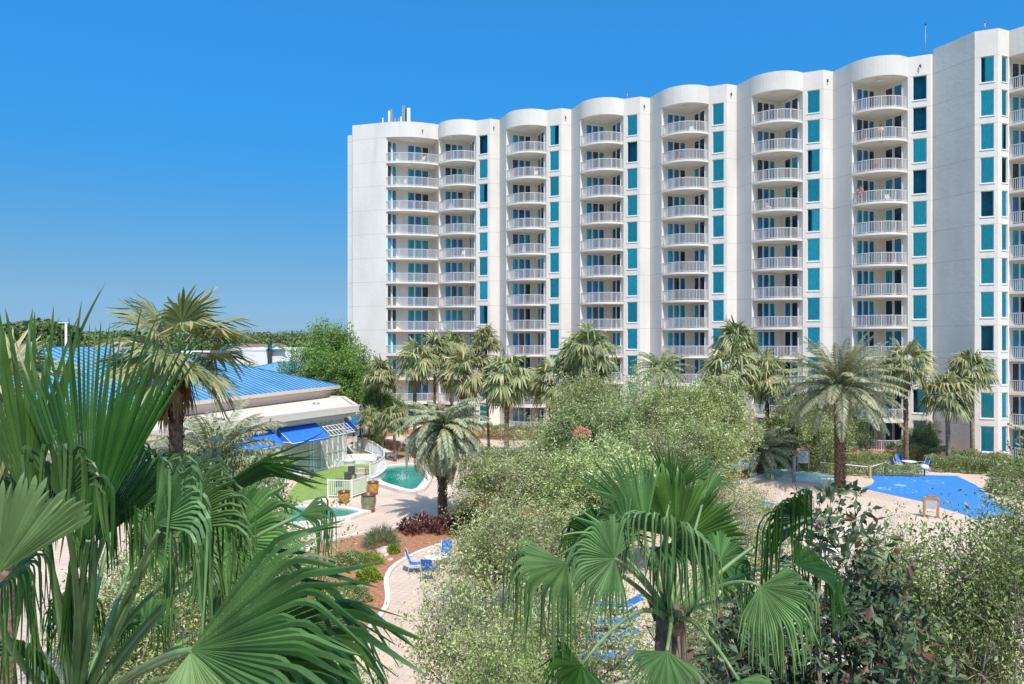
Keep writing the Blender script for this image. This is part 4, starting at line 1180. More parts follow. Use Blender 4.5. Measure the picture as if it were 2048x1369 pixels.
# ---- date palms ----
def frond_verts(rg, base, az, el, L, droop, nl, ll, lw, curl=0.0):
    """feather frond: returns leaflet verts array + rachis points"""
    n = nl
    t = np.linspace(0, 1, 12)
    pts = [np.array(base, float)]
    e = el
    for i in range(1, 12):
        e2 = e - droop*7.0*(t[i]**1.5)
        d = np.array([math.cos(az)*math.cos(e2), math.sin(az)*math.cos(e2), math.sin(e2)])
        pts.append(pts[-1] + d*L/11)
    pts = np.array(pts)
    s = np.linspace(.12, 1.0, n)
    ip = np.array([[np.interp(x, t, pts[:, k]) for k in range(3)] for x in s])
    ip2 = np.array([[np.interp(min(1, x+.02), t, pts[:, k]) for k in range(3)] for x in s])
    tang = unit(ip2 - ip + 1e-6*np.array([math.cos(az), math.sin(az), 0]))
    tang[-1] = tang[-2]
    side = np.array([-math.sin(az), math.cos(az), 0.0])
    nor = np.cross(tang, side[None, :].repeat(n, 0)); nor = unit(nor)*-1
    nor[nor[:, 2] < 0] *= 1
    out = []
    for sg in (-1, 1):
        ln = ll*np.sin(np.pi*np.clip(s*.88+.10, 0, 1))**.6*rg.uniform(.85, 1.1, n)
        d = unit(side*sg*1.0 + tang*.75 + nor*rg.uniform(.15, .55, (n, 1)) + rg.normal(0, .10, (n, 3)))
        tip = ip + d*ln[:, None]; tip[:, 2] -= ln*rg.uniform(.10, .32, n)
        mid = ip + d*ln[:, None]*.5
        wv = unit(np.cross(d, nor))*lw*.5
        out.append(np.stack([ip, mid-wv, tip, mid+wv], 1).reshape(-1, 3))
    return np.concatenate(out), pts
def date_palm(name, seed, trunk_h, tr, nf, L, lm, label, cat='palm', elmin=-.75, elmax=1.35, group=None, bark='palm_bark', ll=.42, nl=46, droop=.16):
    rg = np.random.default_rng(seed); rd = random.Random(seed)
    root = thing(name, label, cat, (0, 0, 0), 0, group)
    VV = []; rach = MB()
    for i in range(nf):
        f = (i+.5)/nf
        el = elmax - (elmax-elmin)*f**.9 + rd.uniform(-.1, .1); az = i*2.39996 + rd.uniform(-.25, .25)
        b = (math.cos(az)*tr*.6, math.sin(az)*tr*.6, trunk_h - .25*f)
        v, pts = frond_verts(rg, b, az, el, L*rd.uniform(.85, 1.08)*(1-.15*(f < .12)), droop*rd.uniform(.8, 1.3), nl, ll, .062)
        VV.append(v); rach.tube([Vector(p) for p in pts[::2]], [.035, .03, .024, .018, .012, .006], 4, cap=False)
    V = np.concatenate(VV)
    np_mesh('crown', V, np.arange(len(V)).reshape(-1, 4), M[lm], root)
    rach.build('frond_stems', M['petiole'], root, origin=(0, 0, 0))
    m = MB()
    m.tube([(0, 0, -.1), (rd.uniform(-.04,.04), 0, trunk_h*.35), (0, rd.uniform(-.04,.04), trunk_h*.7), (0, 0, trunk_h)], [tr*1.05, tr*.82, tr*.85, tr*1.05], 10)
    # diamond leaf-base scales
    rows = int(trunk_h/.13)
    for i in range(rows):
        z = .1 + trunk_h*i/rows; r = tr*.92
        for k in range(9):
            a = 2*math.pi*(k + .5*(i % 2))/9 + i*.08
            ca, sa = math.cos(a), math.sin(a)
            w = tr*.30; o = Vector((ca*r, sa*r, z)); sd = Vector((-sa, ca, 0)); ou = Vector((ca, sa, 0))
            m.add([o-sd*w, o+sd*w, o+Vector((0,0,.15))+ou*tr*.26+sd*w*.4, o+Vector((0,0,.15))+ou*tr*.26-sd*w*.4, o+Vector((0,0,.14))], [(0,1,2,3), (3,2,4)])
    m.build('trunk', M[bark], root, origin=(0, 0, 0))
    return reg(root)

# ---- fan palms (middle distance) ----
def fan_arrays(rg, hub, A, N, R, span, nseg, npt, split, droop, cup=.15, pleat=.18, wfac=1.0, lenvar=.06, cos_len=.28, twist=0.0, tipw=0.02, hang=None):
    """one fan blade as quads: pleated to `split`, then free segments that bend over and hang. returns V (k,3), Q (m,4)"""
    A = A/np.linalg.norm(A); N = N - A*np.dot(A, N); N /= np.linalg.norm(N); B = np.cross(N, A)
    V = []; Q = []; o = 0
    dphi = 2*span/nseg
    down = np.array([0, 0, -1.0])
    for i in range(nseg):
        ph = -span + dphi*(i+.5)
        hg = droop*rg.uniform(.6, 1.5)
        ext = 1 + .75*min(1.0, hg)
        Ls = R*(1-cos_len + cos_len*math.cos(ph))*(1+rg.normal(0, lenvar))*ext
        sp = split*rg.uniform(.92, 1.1)/ext
        d = A*math.cos(ph) + B*math.sin(ph) + N*cup*(abs(ph)/span)**1.5
        d /= np.linalg.norm(d)
        side0 = np.cross(N, d); side0 /= np.linalg.norm(side0)
        p = np.array(hub, float)
        jit = rg.normal(0, .12, 3)
        k = rg.uniform(.22, .5)
        yaw = rg.uniform(-.9, .9)
        for j in range(npt+1):
            s = j/npt
            g = max(0, (s-sp*.85)/(1-sp*.85))
            if j:
                x = min(1, g/k); sm = x*x*(3-2*x)
                bl = min(.97, sm*min(1, hg*1.5))
                dd = d*(1-bl) + down*bl*1.05 + jit*g*.9 + down*.10*s*droop
                dd /= np.linalg.norm(dd)
                p = p + dd*Ls/npt
            else: dd = d
            w = Ls*s*math.tan(dphi/2)*1.03
            wm = Ls*sp*math.tan(dphi/2)*wfac
            if s > sp: w = wm*(1-(s-sp)/(1-sp))**.55*.9 + tipw*R*.05
            nl = np.cross(dd, side0); nl /= (np.linalg.norm(nl)+1e-9)
            side = np.cross(nl, dd)
            tw = yaw*g
            side, nl = side*math.cos(tw)+nl*math.sin(tw), nl*math.cos(tw)-side*math.sin(tw)
            ridge = nl*w*2*pleat
            V += [p - side*w, p + ridge, p + side*w]
        for j in range(npt):
            a = o+3*j
            Q += [(a, a+1, a+4, a+3), (a+1, a+2, a+5, a+4)]
        o += 3*(npt+1)
    return np.array(V), np.array(Q)
def fan_palm(name, seed, trunk_h, tr, nf, Rb, label, lm='fan', skirt=.0, bark='palm_bark', elmin=-.9, group='fan palms in front of the tower', cat='palm', nseg=18, npt=6, pet=.95, droop=.30, lean=0.0, split=.6):
    rg = np.random.default_rng(seed); rd = random.Random(seed)
    root = thing(name, label, cat, (0, 0, 0), 0, group)
    VV, QQ, off = [], [], 0
    st = MB()
    top = np.array([lean, 0, trunk_h])
    for i in range(nf):
        f = (i+.5)/nf
        el = 1.45 - (1.45-elmin)*f**.85 + rd.uniform(-.12, .12); az = i*2.39996 + rd.uniform(-.3, .3)
        d = np.array([math.cos(az)*math.cos(el), math.sin(az)*math.cos(el), math.sin(el)])
        pl = pet*Rb*rd.uniform(.75, 1.1)
        hub = top + d*pl + np.array([0, 0, -.12*pl*(1-el)])
        ax = d.copy(); ax[2] -= .35; 
        N = np.cross(np.array([-math.sin(az), math.cos(az), 0]), d)*-1
        N = np.array([0, 0, 1.0]) + .35*rg.normal(size=3) if abs(d[2]) < .8 else np.array([math.cos(az), math.sin(az), .2])
        V, Q = fan_arrays(rg, hub, ax, N, Rb*rd.uniform(.85, 1.1), math.radians(rd.uniform(100, 140)), nseg, npt, split, droop, cup=.25)
        VV.append(V); QQ.append(Q+off); off += len(V)
        st.tube([Vector(top+d*tr*.5-np.array([0,0,.3])), Vector(top+d*pl*.5), Vector(hub)], [.035, .022, .018], 4, cap=False)
    np_mesh('crown', np.concatenate(VV), np.concatenate(QQ), M[lm], root)
    st.build('frond_stems', M['petiole'], root, origin=(0, 0, 0))
    if skirt:
        VV, QQ, off = [], [], 0
        for i in range(16):
            az = rd.uniform(0, 6.28); z = trunk_h - .3 - skirt*rd.random()
            hub = np.array([lean+math.cos(az)*tr*1.3, math.sin(az)*tr*1.3, z])
            V, Q = fan_arrays(rg, hub, np.array([math.cos(az)*.25, math.sin(az)*.25, -1]), np.array([math.cos(az), math.sin(az), .1]), Rb*rd.uniform(.5, .85), math.radians(38), 9, 4, .5, .5)
            VV.append(V); QQ.append(Q+off); off += len(V)
        np_mesh('dead_frond_skirt', np.concatenate(VV), np.concatenate(QQ), M['dead'], root)
    m = MB()
    hh = [0, .15, .5, .85, 1]
    m.tube([(lean*t*t, 0, -.1 if t == 0 else trunk_h*t) for t in hh], [tr*1.3, tr, tr*.92, tr*.95, tr*1.25], 9)
    if bark == 'palm_bark':
        rows = int(trunk_h*.55/.16)
        for i in range(rows):
            z = trunk_h*.45 + trunk_h*.55*i/rows
            for k in range(6):
                a = 2*math.pi*(k+.5*(i % 2))/6+i*.2; ca, sa = math.cos(a), math.sin(a)
                o = Vector((lean*(z/trunk_h)**2+ca*tr*.8, sa*tr*.8, z)); sd = Vector((-sa, ca, 0))*tr*.35; ou = Vector((ca, sa, 0))*tr*.55
                m.add([o-sd, o+sd, o+ou+sd*.3+Vector((0,0,.2)), o+ou-sd*.3+Vector((0,0,.2))], [(0,1,2,3)])
    m.build('trunk', M[bark], root, origin=(0, 0, 0))
    return reg(root)

def shrub_volume(name, boxf, n, L, W, lm, label, cat, seed=1, core=True, group=None, kind=None):
    """leafy volume from a sampler boxf(rg, n)->(points, outward)"""
    rg = np.random.default_rng(seed)
    C, D = boxf(rg, n)
    D = unit(D + rg.normal(0, .6, D.shape))
    o = C.min(0); c0 = np.array([(C[:, 0].min()+C[:, 0].max())/2, (C[:, 1].min()+C[:, 1].max())/2, C[:, 2].min()])
    V = leaf_quads(C-c0, D, L, W, rg)
    ob = np_mesh(name, V, np.arange(4*len(C)).reshape(-1, 4), M[lm])
    ob.location = c0
    tag(ob, label, cat, group)
    if kind: ob['kind'] = kind
    return ob
def dome(c, rx, ry, h, noise=.12, fill=.35):
    def f(rg, n):
        u = unit(rg.normal(size=(n, 3))); u[:, 2] = np.abs(u[:, 2])
        r = 1 - fill*rg.random((n, 1))**2 + noise*np.sin(u[:, :1]*9+u[:, 1:2]*7+u[:, 2:]*5)
        return np.array([c[0], c[1], c[2]]) + u*r*np.array([rx, ry, h]), u + np.array([0, 0, .2])
    return f
def strip(pts, w, h, noise=.1):
    """hedge along a polyline, rounded-box section"""
    P_ = [Vector(p) for p in pts]; L = [0]
    for i in range(1, len(P_)): L.append(L[-1]+(P_[i]-P_[i-1]).length)
    X = np.array([p.x for p in P_]); Y = np.array([p.y for p in P_]); L = np.array(L)
    def f(rg, n):
        s = rg.uniform(0, L[-1], n)
        x, y = np.interp(s, L, X), np.interp(s, L, Y)
        x2, y2 = np.interp(s+.1, L, X), np.interp(s+.1, L, Y)
        x1, y1 = np.interp(s-.1, L, X), np.interp(s-.1, L, Y)
        tx, ty = x2-x1, y2-y1; l = np.hypot(tx, ty)+1e-6; nx, ny = -ty/l, tx/l
        th = rg.uniform(0, math.pi, n); c, sn = np.cos(th), np.sin(th)
        sc = 1/np.maximum(np.abs(c), np.abs(sn))**.75
        k = (1-.25*rg.random(n)**2)*(1+noise*np.sin(s*3.1)+noise*.7*np.sin(s*7.3+th*3))
        u, v = c*sc*w/2*k, sn*sc*h*k
        return np.column_stack([x+nx*u, y+ny*u, v+.02]), np.column_stack([nx*c, ny*c, sn+.2])
    return f

# ================================================================ PLANTING (middle distance)
def at(px, d, z=0.0): return Vector(((px-CX)/FPX*d, d, z))
# date palms
plant(date_palm('date_palm', 11, 5.5, .27, 110, 3.2, 'date', '', elmin=-1.1, ll=.42, nl=56, droop=.19), at(885, 40.1), 'round headed grey green date palm with drooping crown beside the green pool')
plant(date_palm('date_palm', 12, 7.6, .36, 90, 4.7, 'date', '', elmin=-.55, elmax=1.5, ll=.6, nl=60, droop=.115), at(1680, 47.7), 'tall stout date palm with silvery crown between the pale pool and blue splash pad')
plant(date_palm('date_palm', 13, 1.9, .30, 50, 3.3, 'date', '', elmin=-.1, elmax=1.4, ll=.5, nl=48, droop=.15), at(1522, 54.5), 'short trunked green date palm left of the orange framed notice by the hedge')
plant(date_palm('date_palm', 14, 8.2, .25, 44, 2.9, 'date_green', '', elmin=-.2, ll=.4, nl=40), at(1322, 60), 'feathery palm crown above the oaks, left of the two stacked fan palms')
# fan palms
fp = [fan_palm('fan_palm', 21, 7.2, .17, 28, 1.25, '', skirt=1.3), fan_palm('fan_palm', 22, 7.2, .16, 30, 1.2, '', skirt=.0, elmin=-.6), fan_palm('fan_palm', 23, 7.2, .18, 32, 1.3, '', skirt=.8, elmin=-1.1)]
cabb = fan_palm('cabbage_palm', 24, 6.0, .17, 30, 1.15, '', skirt=0, elmin=-.7, bark='palm_grey', nseg=20, droop=.35)
def fpalm(i, px, ycr, d, label, s=1.0, zb=0.0):
    pr = fp[i] if i < 3 else cabb
    th = 7.2 if i < 3 else 6.0
    z = CAMZ-(ycr-CY)/FPX*d
    sz = (z-zb)/th
    o = plant(pr, at(px, d, zb), label, s, None, sz)
    # keep the crown's proportions: shear only the trunk length, crown stays round
    o.scale = (s, s, s); o.rotation_euler = (rr.uniform(-.035, .035), rr.uniform(-.035, .035), o.rotation_euler.z)
    for c in (KIDS_OF(o)):
        if c.name.split('.')[0] == 'trunk': c.scale = (1, 1, (z-zb)/th/s)
        else: c.location = (0, 0, (z-zb)/s - th)
    return o
def KIDS_OF(o): return [c for c in COL.objects if c.parent == o]
fpl = [
 (1, 765, 752, 66, 'slim fan palm furthest left of the row, beside the leafy tree at the tower corner', .9),
 (0, 829, 722, 62, 'fan palm with a rusty skirt whose bare trunk crosses the lowest wide balconies', 1.0),
 (1, 868, 704, 66, 'fan palm just right of the rusty skirted one, its trunk against the second wide balcony', .95),
 (2, 905, 700, 68, 'tall fan palm behind the round date palm, left of the lone high crown', .95),
 (0, 932, 742, 63, 'bushy fan palm directly above the round date palm crown', 1.25),
 (1, 978, 682, 64, 'tall narrow fan palm standing in front of the first column of teal windows', .75),
 (2, 1013, 752, 61, 'fan palm with long brown skirt and pale lower trunk beside the clipped hedge', 1.2),
 (0, 1104, 764, 62, 'fan palm with hanging brown skirt at the left edge of the oak thicket', 1.2),
 (2, 1185, 704, 60, 'fan palm crown above the oaks in front of the third column of balconies', 1.2),
 (1, 1152, 712, 64, 'fan palm crown at the left shoulder of the crown above the oaks', .95),
 (1, 1466, 686, 59, 'higher of two fan palms growing together in front of the fourth window column', 1.0),
 (0, 1458, 738, 57, 'lower fan palm crown with ragged brown skirt, growing beneath its taller twin', 1.15),
 (2, 1537, 748, 59, 'fan palm with brown skirt in front of the fifth narrow balcony stack', 1.0),
 (0, 1813, 728, 57, 'dark green fan palm with pale swollen trunk foot beside the second pool table', 1.1),
]
for i, px, yc, d, lb, s in fpl: fpalm(i, px, yc, d, lb, s)
fpalm(3, 1897, 792, 57, 'short cabbage palm with a round head in front of the big blank grey wall', 1.15, .4)
fpalm(3, 1946, 742, 58, 'taller cabbage palm with a flat windblown head at the edge of the blank wall', 1.05, .4)
fpalm(1, 738, 838, 62, 'thin young palm with orange trunk beside the blue gazebo', .55)
fpalm(3, 790, 842, 60, 'short palm standing in the red mulch left of the round date palm', .8)
# left big washingtonia and its neighbour at the frame edge
wp = fan_palm('fan_palm', 31, 9.2, .20, 26, 1.15, '', skirt=1.1, nseg=30, npt=9, pet=.95, droop=.2, split=.66, elmin=-.75, group='fan palms in front of the tower')
wp['group'] = 'big fan palms at the left'
o = plant(wp, at(352, 19.5), 'big fan palm against the blue roof with rusty dead fronds hanging under its crown', 1.0, 1.0); o.location.z = .9
o = plant(wp, at(15, 17), 'yellow green fan palm cut by the left edge of the view, above the near fronds', .85, 2.2); o.location.z = 1.3

# leafy trees
oak = [tree_proto('oak_tree', 41, 7.5, 3.4, 2.9, 30, 640, 34, .18, .085, 'oak', crad=.33, trunk_r=.16, group='pale green oaks of the central bed'),
       tree_proto('oak_tree', 42, 7.0, 3.2, 2.8, 28, 600, 34, .18, .085, 'oak', crad=.33, trunk_r=.15, trunks=2, group='pale green oaks of the central bed'),
       tree_proto('oak_tree', 45, 7.0, 3.3, 3.0, 34, 520, 20, .15, .062, 'oak', crad=.30, trunk_r=.12, trunks=3, group='pale green oaks of the central bed', elong=2.2, shell=.3)]
lime = tree_proto('leafy_tree', 43, 8.6, 3.6, 3.6, 34, 620, 56, .19, .095, 'green_tree', crad=.42, trunk_r=.2)
dense = tree_proto('broadleaf_tree', 44, 5.6, 2.7, 2.6, 26, 520, 55, .17, .085, 'hedge', crad=.32, trunk_r=.16)
otl = [ # proto, px, top y, depth, scale, label
 (0, 1160, 752, 55, 1.0, 'pale oak beneath the third balcony column, its top touching the fan palm crowns'),
 (2, 1262, 722, 52, 1.0, 'oak in the middle of the far row just left of the feathery palm crown'),
 (0, 1345, 775, 49, .95, 'darker oak below the feathery palm crown in the far row'),
 (1, 1422, 748, 50, 1.0, 'rounded oak at the right end of the far row, beside the stacked fan palms'),
 (2, 1085, 835, 46, .85, 'oak on the left flank of the thicket, near the brown skirted palm'),
 (0, 1190, 800, 43, 1.05, 'oak in the second row with small pink blossoms beside it'),
 (2, 1300, 830, 40, 1.0, 'oak at the centre of the second row of the thicket'),
 (0, 1395, 840, 43, .95, 'oak at the right of the second row, above the lagoon pool'),
 (0, 1030, 905, 36, .95, 'oak at the left edge of the thicket, leaning over the pavers'),
 (2, 1125, 895, 33, 1.0, 'oak in the third row behind the nearest fan palm fronds'),
 (0, 1235, 900, 31, 1.0, 'oak directly behind the upper fronds of the central fan palm'),
 (2, 1455, 935, 36, .75, 'oak between the lagoon pool and the pale pool'),
 (2, 1500, 1000, 27, .7, 'low oak left of the magnolia, in front of the pale pool'),
 (2, 990, 1000, 26, .8, 'oak overhanging the path beside the near blue patio set'),
 (2, 1080, 985, 25, .95, 'oak left of the central fan palm, mostly above the lowest fronds'),
 (2, 975, 1110, 17, .7, 'nearest oak on the left of the central fan palm, branches over the paved path'),
 (2, 1180, 1120, 16, .8, 'open twiggy oak partly screening the row of blue loungers'),
 (2, 1450, 1100, 18, .75, 'open oak behind the right fronds of the central fan palm'),
 (1, 1210, 860, 37, .85, 'oak in the heart of the thicket just above the fronds of the central palm'),
]
for i, px, yt, d, s, lb in otl:
    h = 7.5 if i == 0 else 7.0
    z = CAMZ-(yt-CY)/FPX*d
    o = plant(oak[i], at(px, d), lb, s, None, z/h)
    o.scale = (s, s, z/h)
plant(lime, at(657, 76), 'big bright green leafy tree rising in front of the lower left corner of the tower', 1.45, .4, 1.43)
plant(lime, at(752, 68), 'smaller wispy bright tree right of the big one, above the blue gazebo', .72, 2.0, .78)
plant(lime, at(1660, 63), 'bright green tree behind the tall silvery date palm trunk', .75, 3.0, .62)
plant(dense, at(1602, 57), 'dense dark rounded tree behind the orange framed notice', 1.15, .3, 1.05)
plant(dense, at(1688, 60), 'dense rounded tree behind the trunk of the tall date palm', .85, 1.4, .95)
plant(dense, at(1846, 61), 'dense round bush at the foot of the last teal window column', .55, 2.2, .62)
plant(dense, at(445, 21), 'small leafed dense tree rising from the bottom left behind the near fronds', .9, 3.3, 1.25)
plant(dense, at(484, 92), 'dark tree behind the blue roof below the white store', .95, 3.3, 1.36)
plant(dense, at(440, 98), 'dark tree behind the blue roof, left of the one below the white store', 1.1, 1.3, 1.38)
plant(date_palm('date_palm', 15, 6.3, .25, 50, 3.0, 'date', '', elmin=-.3, ll=.42, nl=50), at(430, 25), 'feathery pale palm between the near fronds and the flat roofed wing')

# hedges and shrubs
shrub_volume('hedge', strip(gp([(965, 874), (1010, 878), (1060, 880), (1100, 880)]), 1.6, 1.3), 9000, .14, .07, 'hedge', 'clipped low hedge at the foot of the tower beside the pale palm trunk', 'hedge', 3)
shrub_volume('hedge', strip([at(1775, 60), at(1850, 59.5), at(1930, 57), at(2100, 52)], 1.8, 1.35), 16000, .14, .07, 'hedge', 'tall clipped hedge along the base of the blank grey wall', 'hedge', 4)
shrub_volume('hedge', strip([at(1640, 57.5), at(1700, 58), at(1780, 58.5)], 1.4, .9), 9000, .14, .07, 'hedge', 'low clipped hedge below the ground floor patio railing', 'hedge', 5)
shrub_volume('hedge', strip([at(1650, 54), at(1740, 54), at(1800, 53.8), at(1840, 53.5)], 1.0, .75), 9000, .13, .06, 'hedge', 'low hedge right behind the wooden rope posts', 'hedge', 6)
shrub_volume('hedge', strip([at(1855, 56.3), at(1930, 55.5), at(2040, 53.5), at(2140, 51)], 2.4, 1.0), 20000, .14, .07, 'hedge', 'wide low hedge right of the second patio table', 'hedge', 7)
shrub_volume('hedge', strip([at(1545, 57), at(1580, 57), at(1640, 55.5)], 1.6, 1.0), 8000, .14, .07, 'hedge', 'low shrub border beneath the orange framed notice', 'hedge', 8)
shrub_volume('grass_tuft', dome(G(763, 1092), .75, .75, .7), 1800, .5, .02, 'grassy', 'round blue green grass tuft at the left end of the maroon plants', 'shrub', 9)
shrub_volume('grass_tuft', dome(G(735, 1128), .7, .6, .35), 1500, .3, .02, 'lime', 'low yellow green grassy mound under the blue green tuft', 'shrub', 10)
shrub_volume('lime_shrub', dome(G(738, 1160), .55, .5, .5), 2600, .10, .05, 'lime', 'bright lime green shrub beside the curve of the kerb', 'shrub', 11)
shrub_volume('lime_shrub', dome(G(786, 1106), .35, .35, .35), 1000, .10, .05, 'lime', 'small lime green shrub between the grass tuft and the maroon plants', 'shrub', 12)
shrub_volume('shrub', dome(G(700, 1130), 1.0, .8, .55), 4500, .10, .05, 'hedge', 'loose green shrub left of the pale boulders', 'shrub', 13)
shrub_volume('shrub', dome(G(690, 1200), 1.1, .9, .6), 5200, .10, .05, 'hedge', 'loose dark green shrub in the mulch near the bottom of the bed', 'shrub', 14)
shrub_volume('shrub', dome(G(940, 1046), 1.6, .8, .8), 7000, .11, .05, 'hedge', 'green shrub at the foot of the round date palm', 'shrub', 15)
shrub_volume('shrub', dome(G(745, 893), .7, .6, .9), 2500, .35, .03, 'grassy', 'spiky shrub at the wall end beside the blue gazebo', 'shrub', 16)
shrub_volume('shrub', dome(at(2050, 47, 0), 2.2, 1.6, 2.4), 9000, .2, .05, 'hedge', 'tall leafy shrub at the right edge beside the splash pad', 'shrub', 17)
shrub_volume('pink_blossom_shrub', dome(at(1165, 40, 5.0), .5, .5, .45), 260, .12, .1, 'dead', 'small spot of pink blossom on top of the thicket', 'shrub', 18)
M['pink'] = leaf_mat('pink_petal', (.65, .22, .18), (.8, .4, .33), .7, .2)
bpy.data.objects['pink_blossom_shrub'].data.materials[0] = M['pink']
k = 0
mar = [(812+ i*15.5, 1062 + 9*math.sin(i*2.1) - i*.4) for i in range(12)]
mloc = [('leftmost maroon leaved plant of the row, next to the grass tuft'), ('second maroon plant from the grass tuft'), ('third maroon plant from the grass tuft'), ('fourth maroon plant from the grass tuft'), ('fifth maroon plant from the grass tuft'),
        ('sixth maroon plant from the grass tuft'), ('seventh maroon plant from the grass tuft'), ('eighth maroon plant from the grass tuft'), ('ninth maroon plant from the grass tuft'), ('tenth maroon plant from the grass tuft'), ('eleventh maroon plant from the grass tuft'), ('rightmost maroon leaved plant of the row, near the date palm foot')]
for (px, py), lb in zip(mar, mloc):
    shrub_volume('maroon_plant', dome(G(px, py), .42, .4, .6, fill=.9), 160, .34, .09, 'maroon', lb, 'plant', 50+k, group='maroon leaved plants along the mulch bed'); k += 1
def rock(px, py, s, lb):
    m = MB(); rd = random.Random(int(px)); c = G(px, py)
    prof = [(0, -.1), (.9, -.05), (1.0, .25), (.7, .5), (.3, .62), (0, .64)]
    m.lathe((0, 0, 0), [(r*s, z*s) for r, z in prof], 9, True)
    m.v = [(x*(1+.25*math.sin(5*y/s+px)), y*(1+.2*math.cos(4*x/s+py)), z*(1+.2*math.sin(3*x/s))) for x, y, z in m.v]
    o = m.build('boulder', M['rock'], origin=(0, 0, 0)); o.location = c; tag(o, lb, 'rock', 'pinkish boulders in the planting beds')
rock(766, 1105, .42, 'largest pinkish boulder between the grass tuft and the lime shrub'); rock(759, 1116, .22, 'small pale boulder on the left, under the largest boulder'); rock(771, 1112, .2, 'middle pale boulder just below the largest boulder')
rock(780, 1121, .17, 'smallest pale stone furthest right in the mulch'); rock(1866, 931, .55, 'orange brown boulder right of the second patio table'); rock(1700, 922, .4, 'boulder at the kerb by the wooden rope posts'); rock(915, 1020, .55, 'dark rounded boulder behind the date palm trunk')

# ================================================================ TERRACE, FENCES, FURNITURE
def fence(pts, h, z0, label, name='white_fence', step=.12, glass_=False):
    t = thing_w(name, label, 'fence', tuple(pts[0]))
    tot = [0]
    for i in range(1, len(pts)): tot.append(tot[-1]+(pts[i]-pts[i-1]).length)
    def atp(s):
        for i in range(1, len(pts)):
            if s <= tot[i]+1e-6: return pts[i-1].lerp(pts[i], (s-tot[i-1])/max(1e-6, tot[i]-tot[i-1]))
        return pts[-1]
    m = MB()
    for i in range(1, len(pts)):
        for zz, a in ((z0+h, .06), (z0+.1, .045)): m.bar(pts[i-1]+Vector((0,0,zz)), pts[i]+Vector((0,0,zz)), a, a)
    m.build('rail', M['white'], t)
    L = tot[-1]; m = MB(); n = int(L/step)
    for j in range(n+1):
        p = atp(L*j/n); m.box(p+Vector((0,0,z0+h/2+.05)), (.03, .03, h-.12))
    m.build('picket', M['white'], t)['kind'] = 'stuff'
    k = max(2, int(L/1.8)+1)
    for j in range(k):
        p = atp(L*j/(k-1)); m = MB(); m.box(p+Vector((0,0,z0+h/2+.03)), (.09, .09, h+.1)); m.build('post', M['white'], t)
    return t
arcw = smooth_poly(gp([(708, 909), (722, 911), (742, 918), (762, 932), (769, 947), (764, 958), (752, 967), (740, 972)]), 4, closed=False)
lw = thing_w('curved_wall', 'low curved pale wall between the turf terrace and the green pool', 'wall', tuple(arcw[12]))
m = MB()
for i in range(1, len(arcw)): m.bar(arcw[i-1]+Vector((0,0,.28)), arcw[i]+Vector((0,0,.28)), .28, .56)
m.build('wall', M['coping'], lw)
m = MB()
for i in range(1, len(arcw)): m.bar(arcw[i-1]+Vector((0,0,.6)), arcw[i]+Vector((0,0,.6)), .36, .08)
m.build('coping', M['white'], lw)
fence(arcw, .95, .62, 'curved white picket railing on top of the low curved wall by the green pool')
fence(gp([(656, 996), (680, 996.5), (703, 997.7)]), 1.15, 0.05, 'straight white picket fence panel behind the two amber pots')
ft = fence(gp([(704, 997.4), (720, 992), (736, 987)]), 1.15, 0.05, 'white picket gate beside the back amber pot', 'white_gate')
ft['category'] = 'gate'
# planter coping wedge in front of the gate (raised edge of the small pool)
def pot(px, py, r, h, m_, lb):
    t = thing('large_pot', lb, 'plant pot', G(px, py), 0, 'large glazed pots by the gate')
    m = MB(); prof = [(.0, .02), (.55*r, .02), (.62*r, .0), (.80*r, .18*h), (.98*r, .5*h), (1.0*r, .68*h), (.93*r, .86*h), (.90*r, .92*h)]
    m.lathe((0, 0, 0), prof, 28); m.build('body', M[m_] if isinstance(m_, str) else m_, t, origin=(0,0,0))
    m = MB(); m.lathe((0, 0, 0), [(.90*r, .91*h), (1.02*r, .93*h), (1.03*r, .98*h), (.97*r, 1.0*h), (.86*r, .98*h), (.80*r, .85*h), (.7*r, .8*h)], 28); m.build('rim', mat('pot_rim', (.14, .06, .04), .4), t, origin=(0,0,0))
    m = MB(); m.lathe((0, 0, 0), [(.84*r, .80*h), (0, .82*h)], 20); m.build('soil', mat('soil', (.05, .025, .02), .95), t, origin=(0,0,0))
    m = MB(); m.lathe((0, 0, 0), [(0, .005), (.82*r, .005), (.86*r, .05), (.8*r, .05), (.6*r, .03)], 24); m.build('saucer', mat('terracotta', (.25, .10, .06), .7), t, origin=(0,0,0))
    return t
amber = mat('amber_glaze', (.52, .24, .05), .25, var=.35, scale=4); gg = mat('grey_green_glaze', (.24, .23, .14), .3, var=.35, scale=4)
pot(746, 989, .40, .88, amber, 'amber glazed pot furthest back, next to the gate post')
pot(688, 1006, .40, .78, amber, 'amber glazed pot at the left in front of the picket fence')
pot(737, 1024, .47, 1.12, gg, 'largest pot, grey green glaze, nearest of the three')

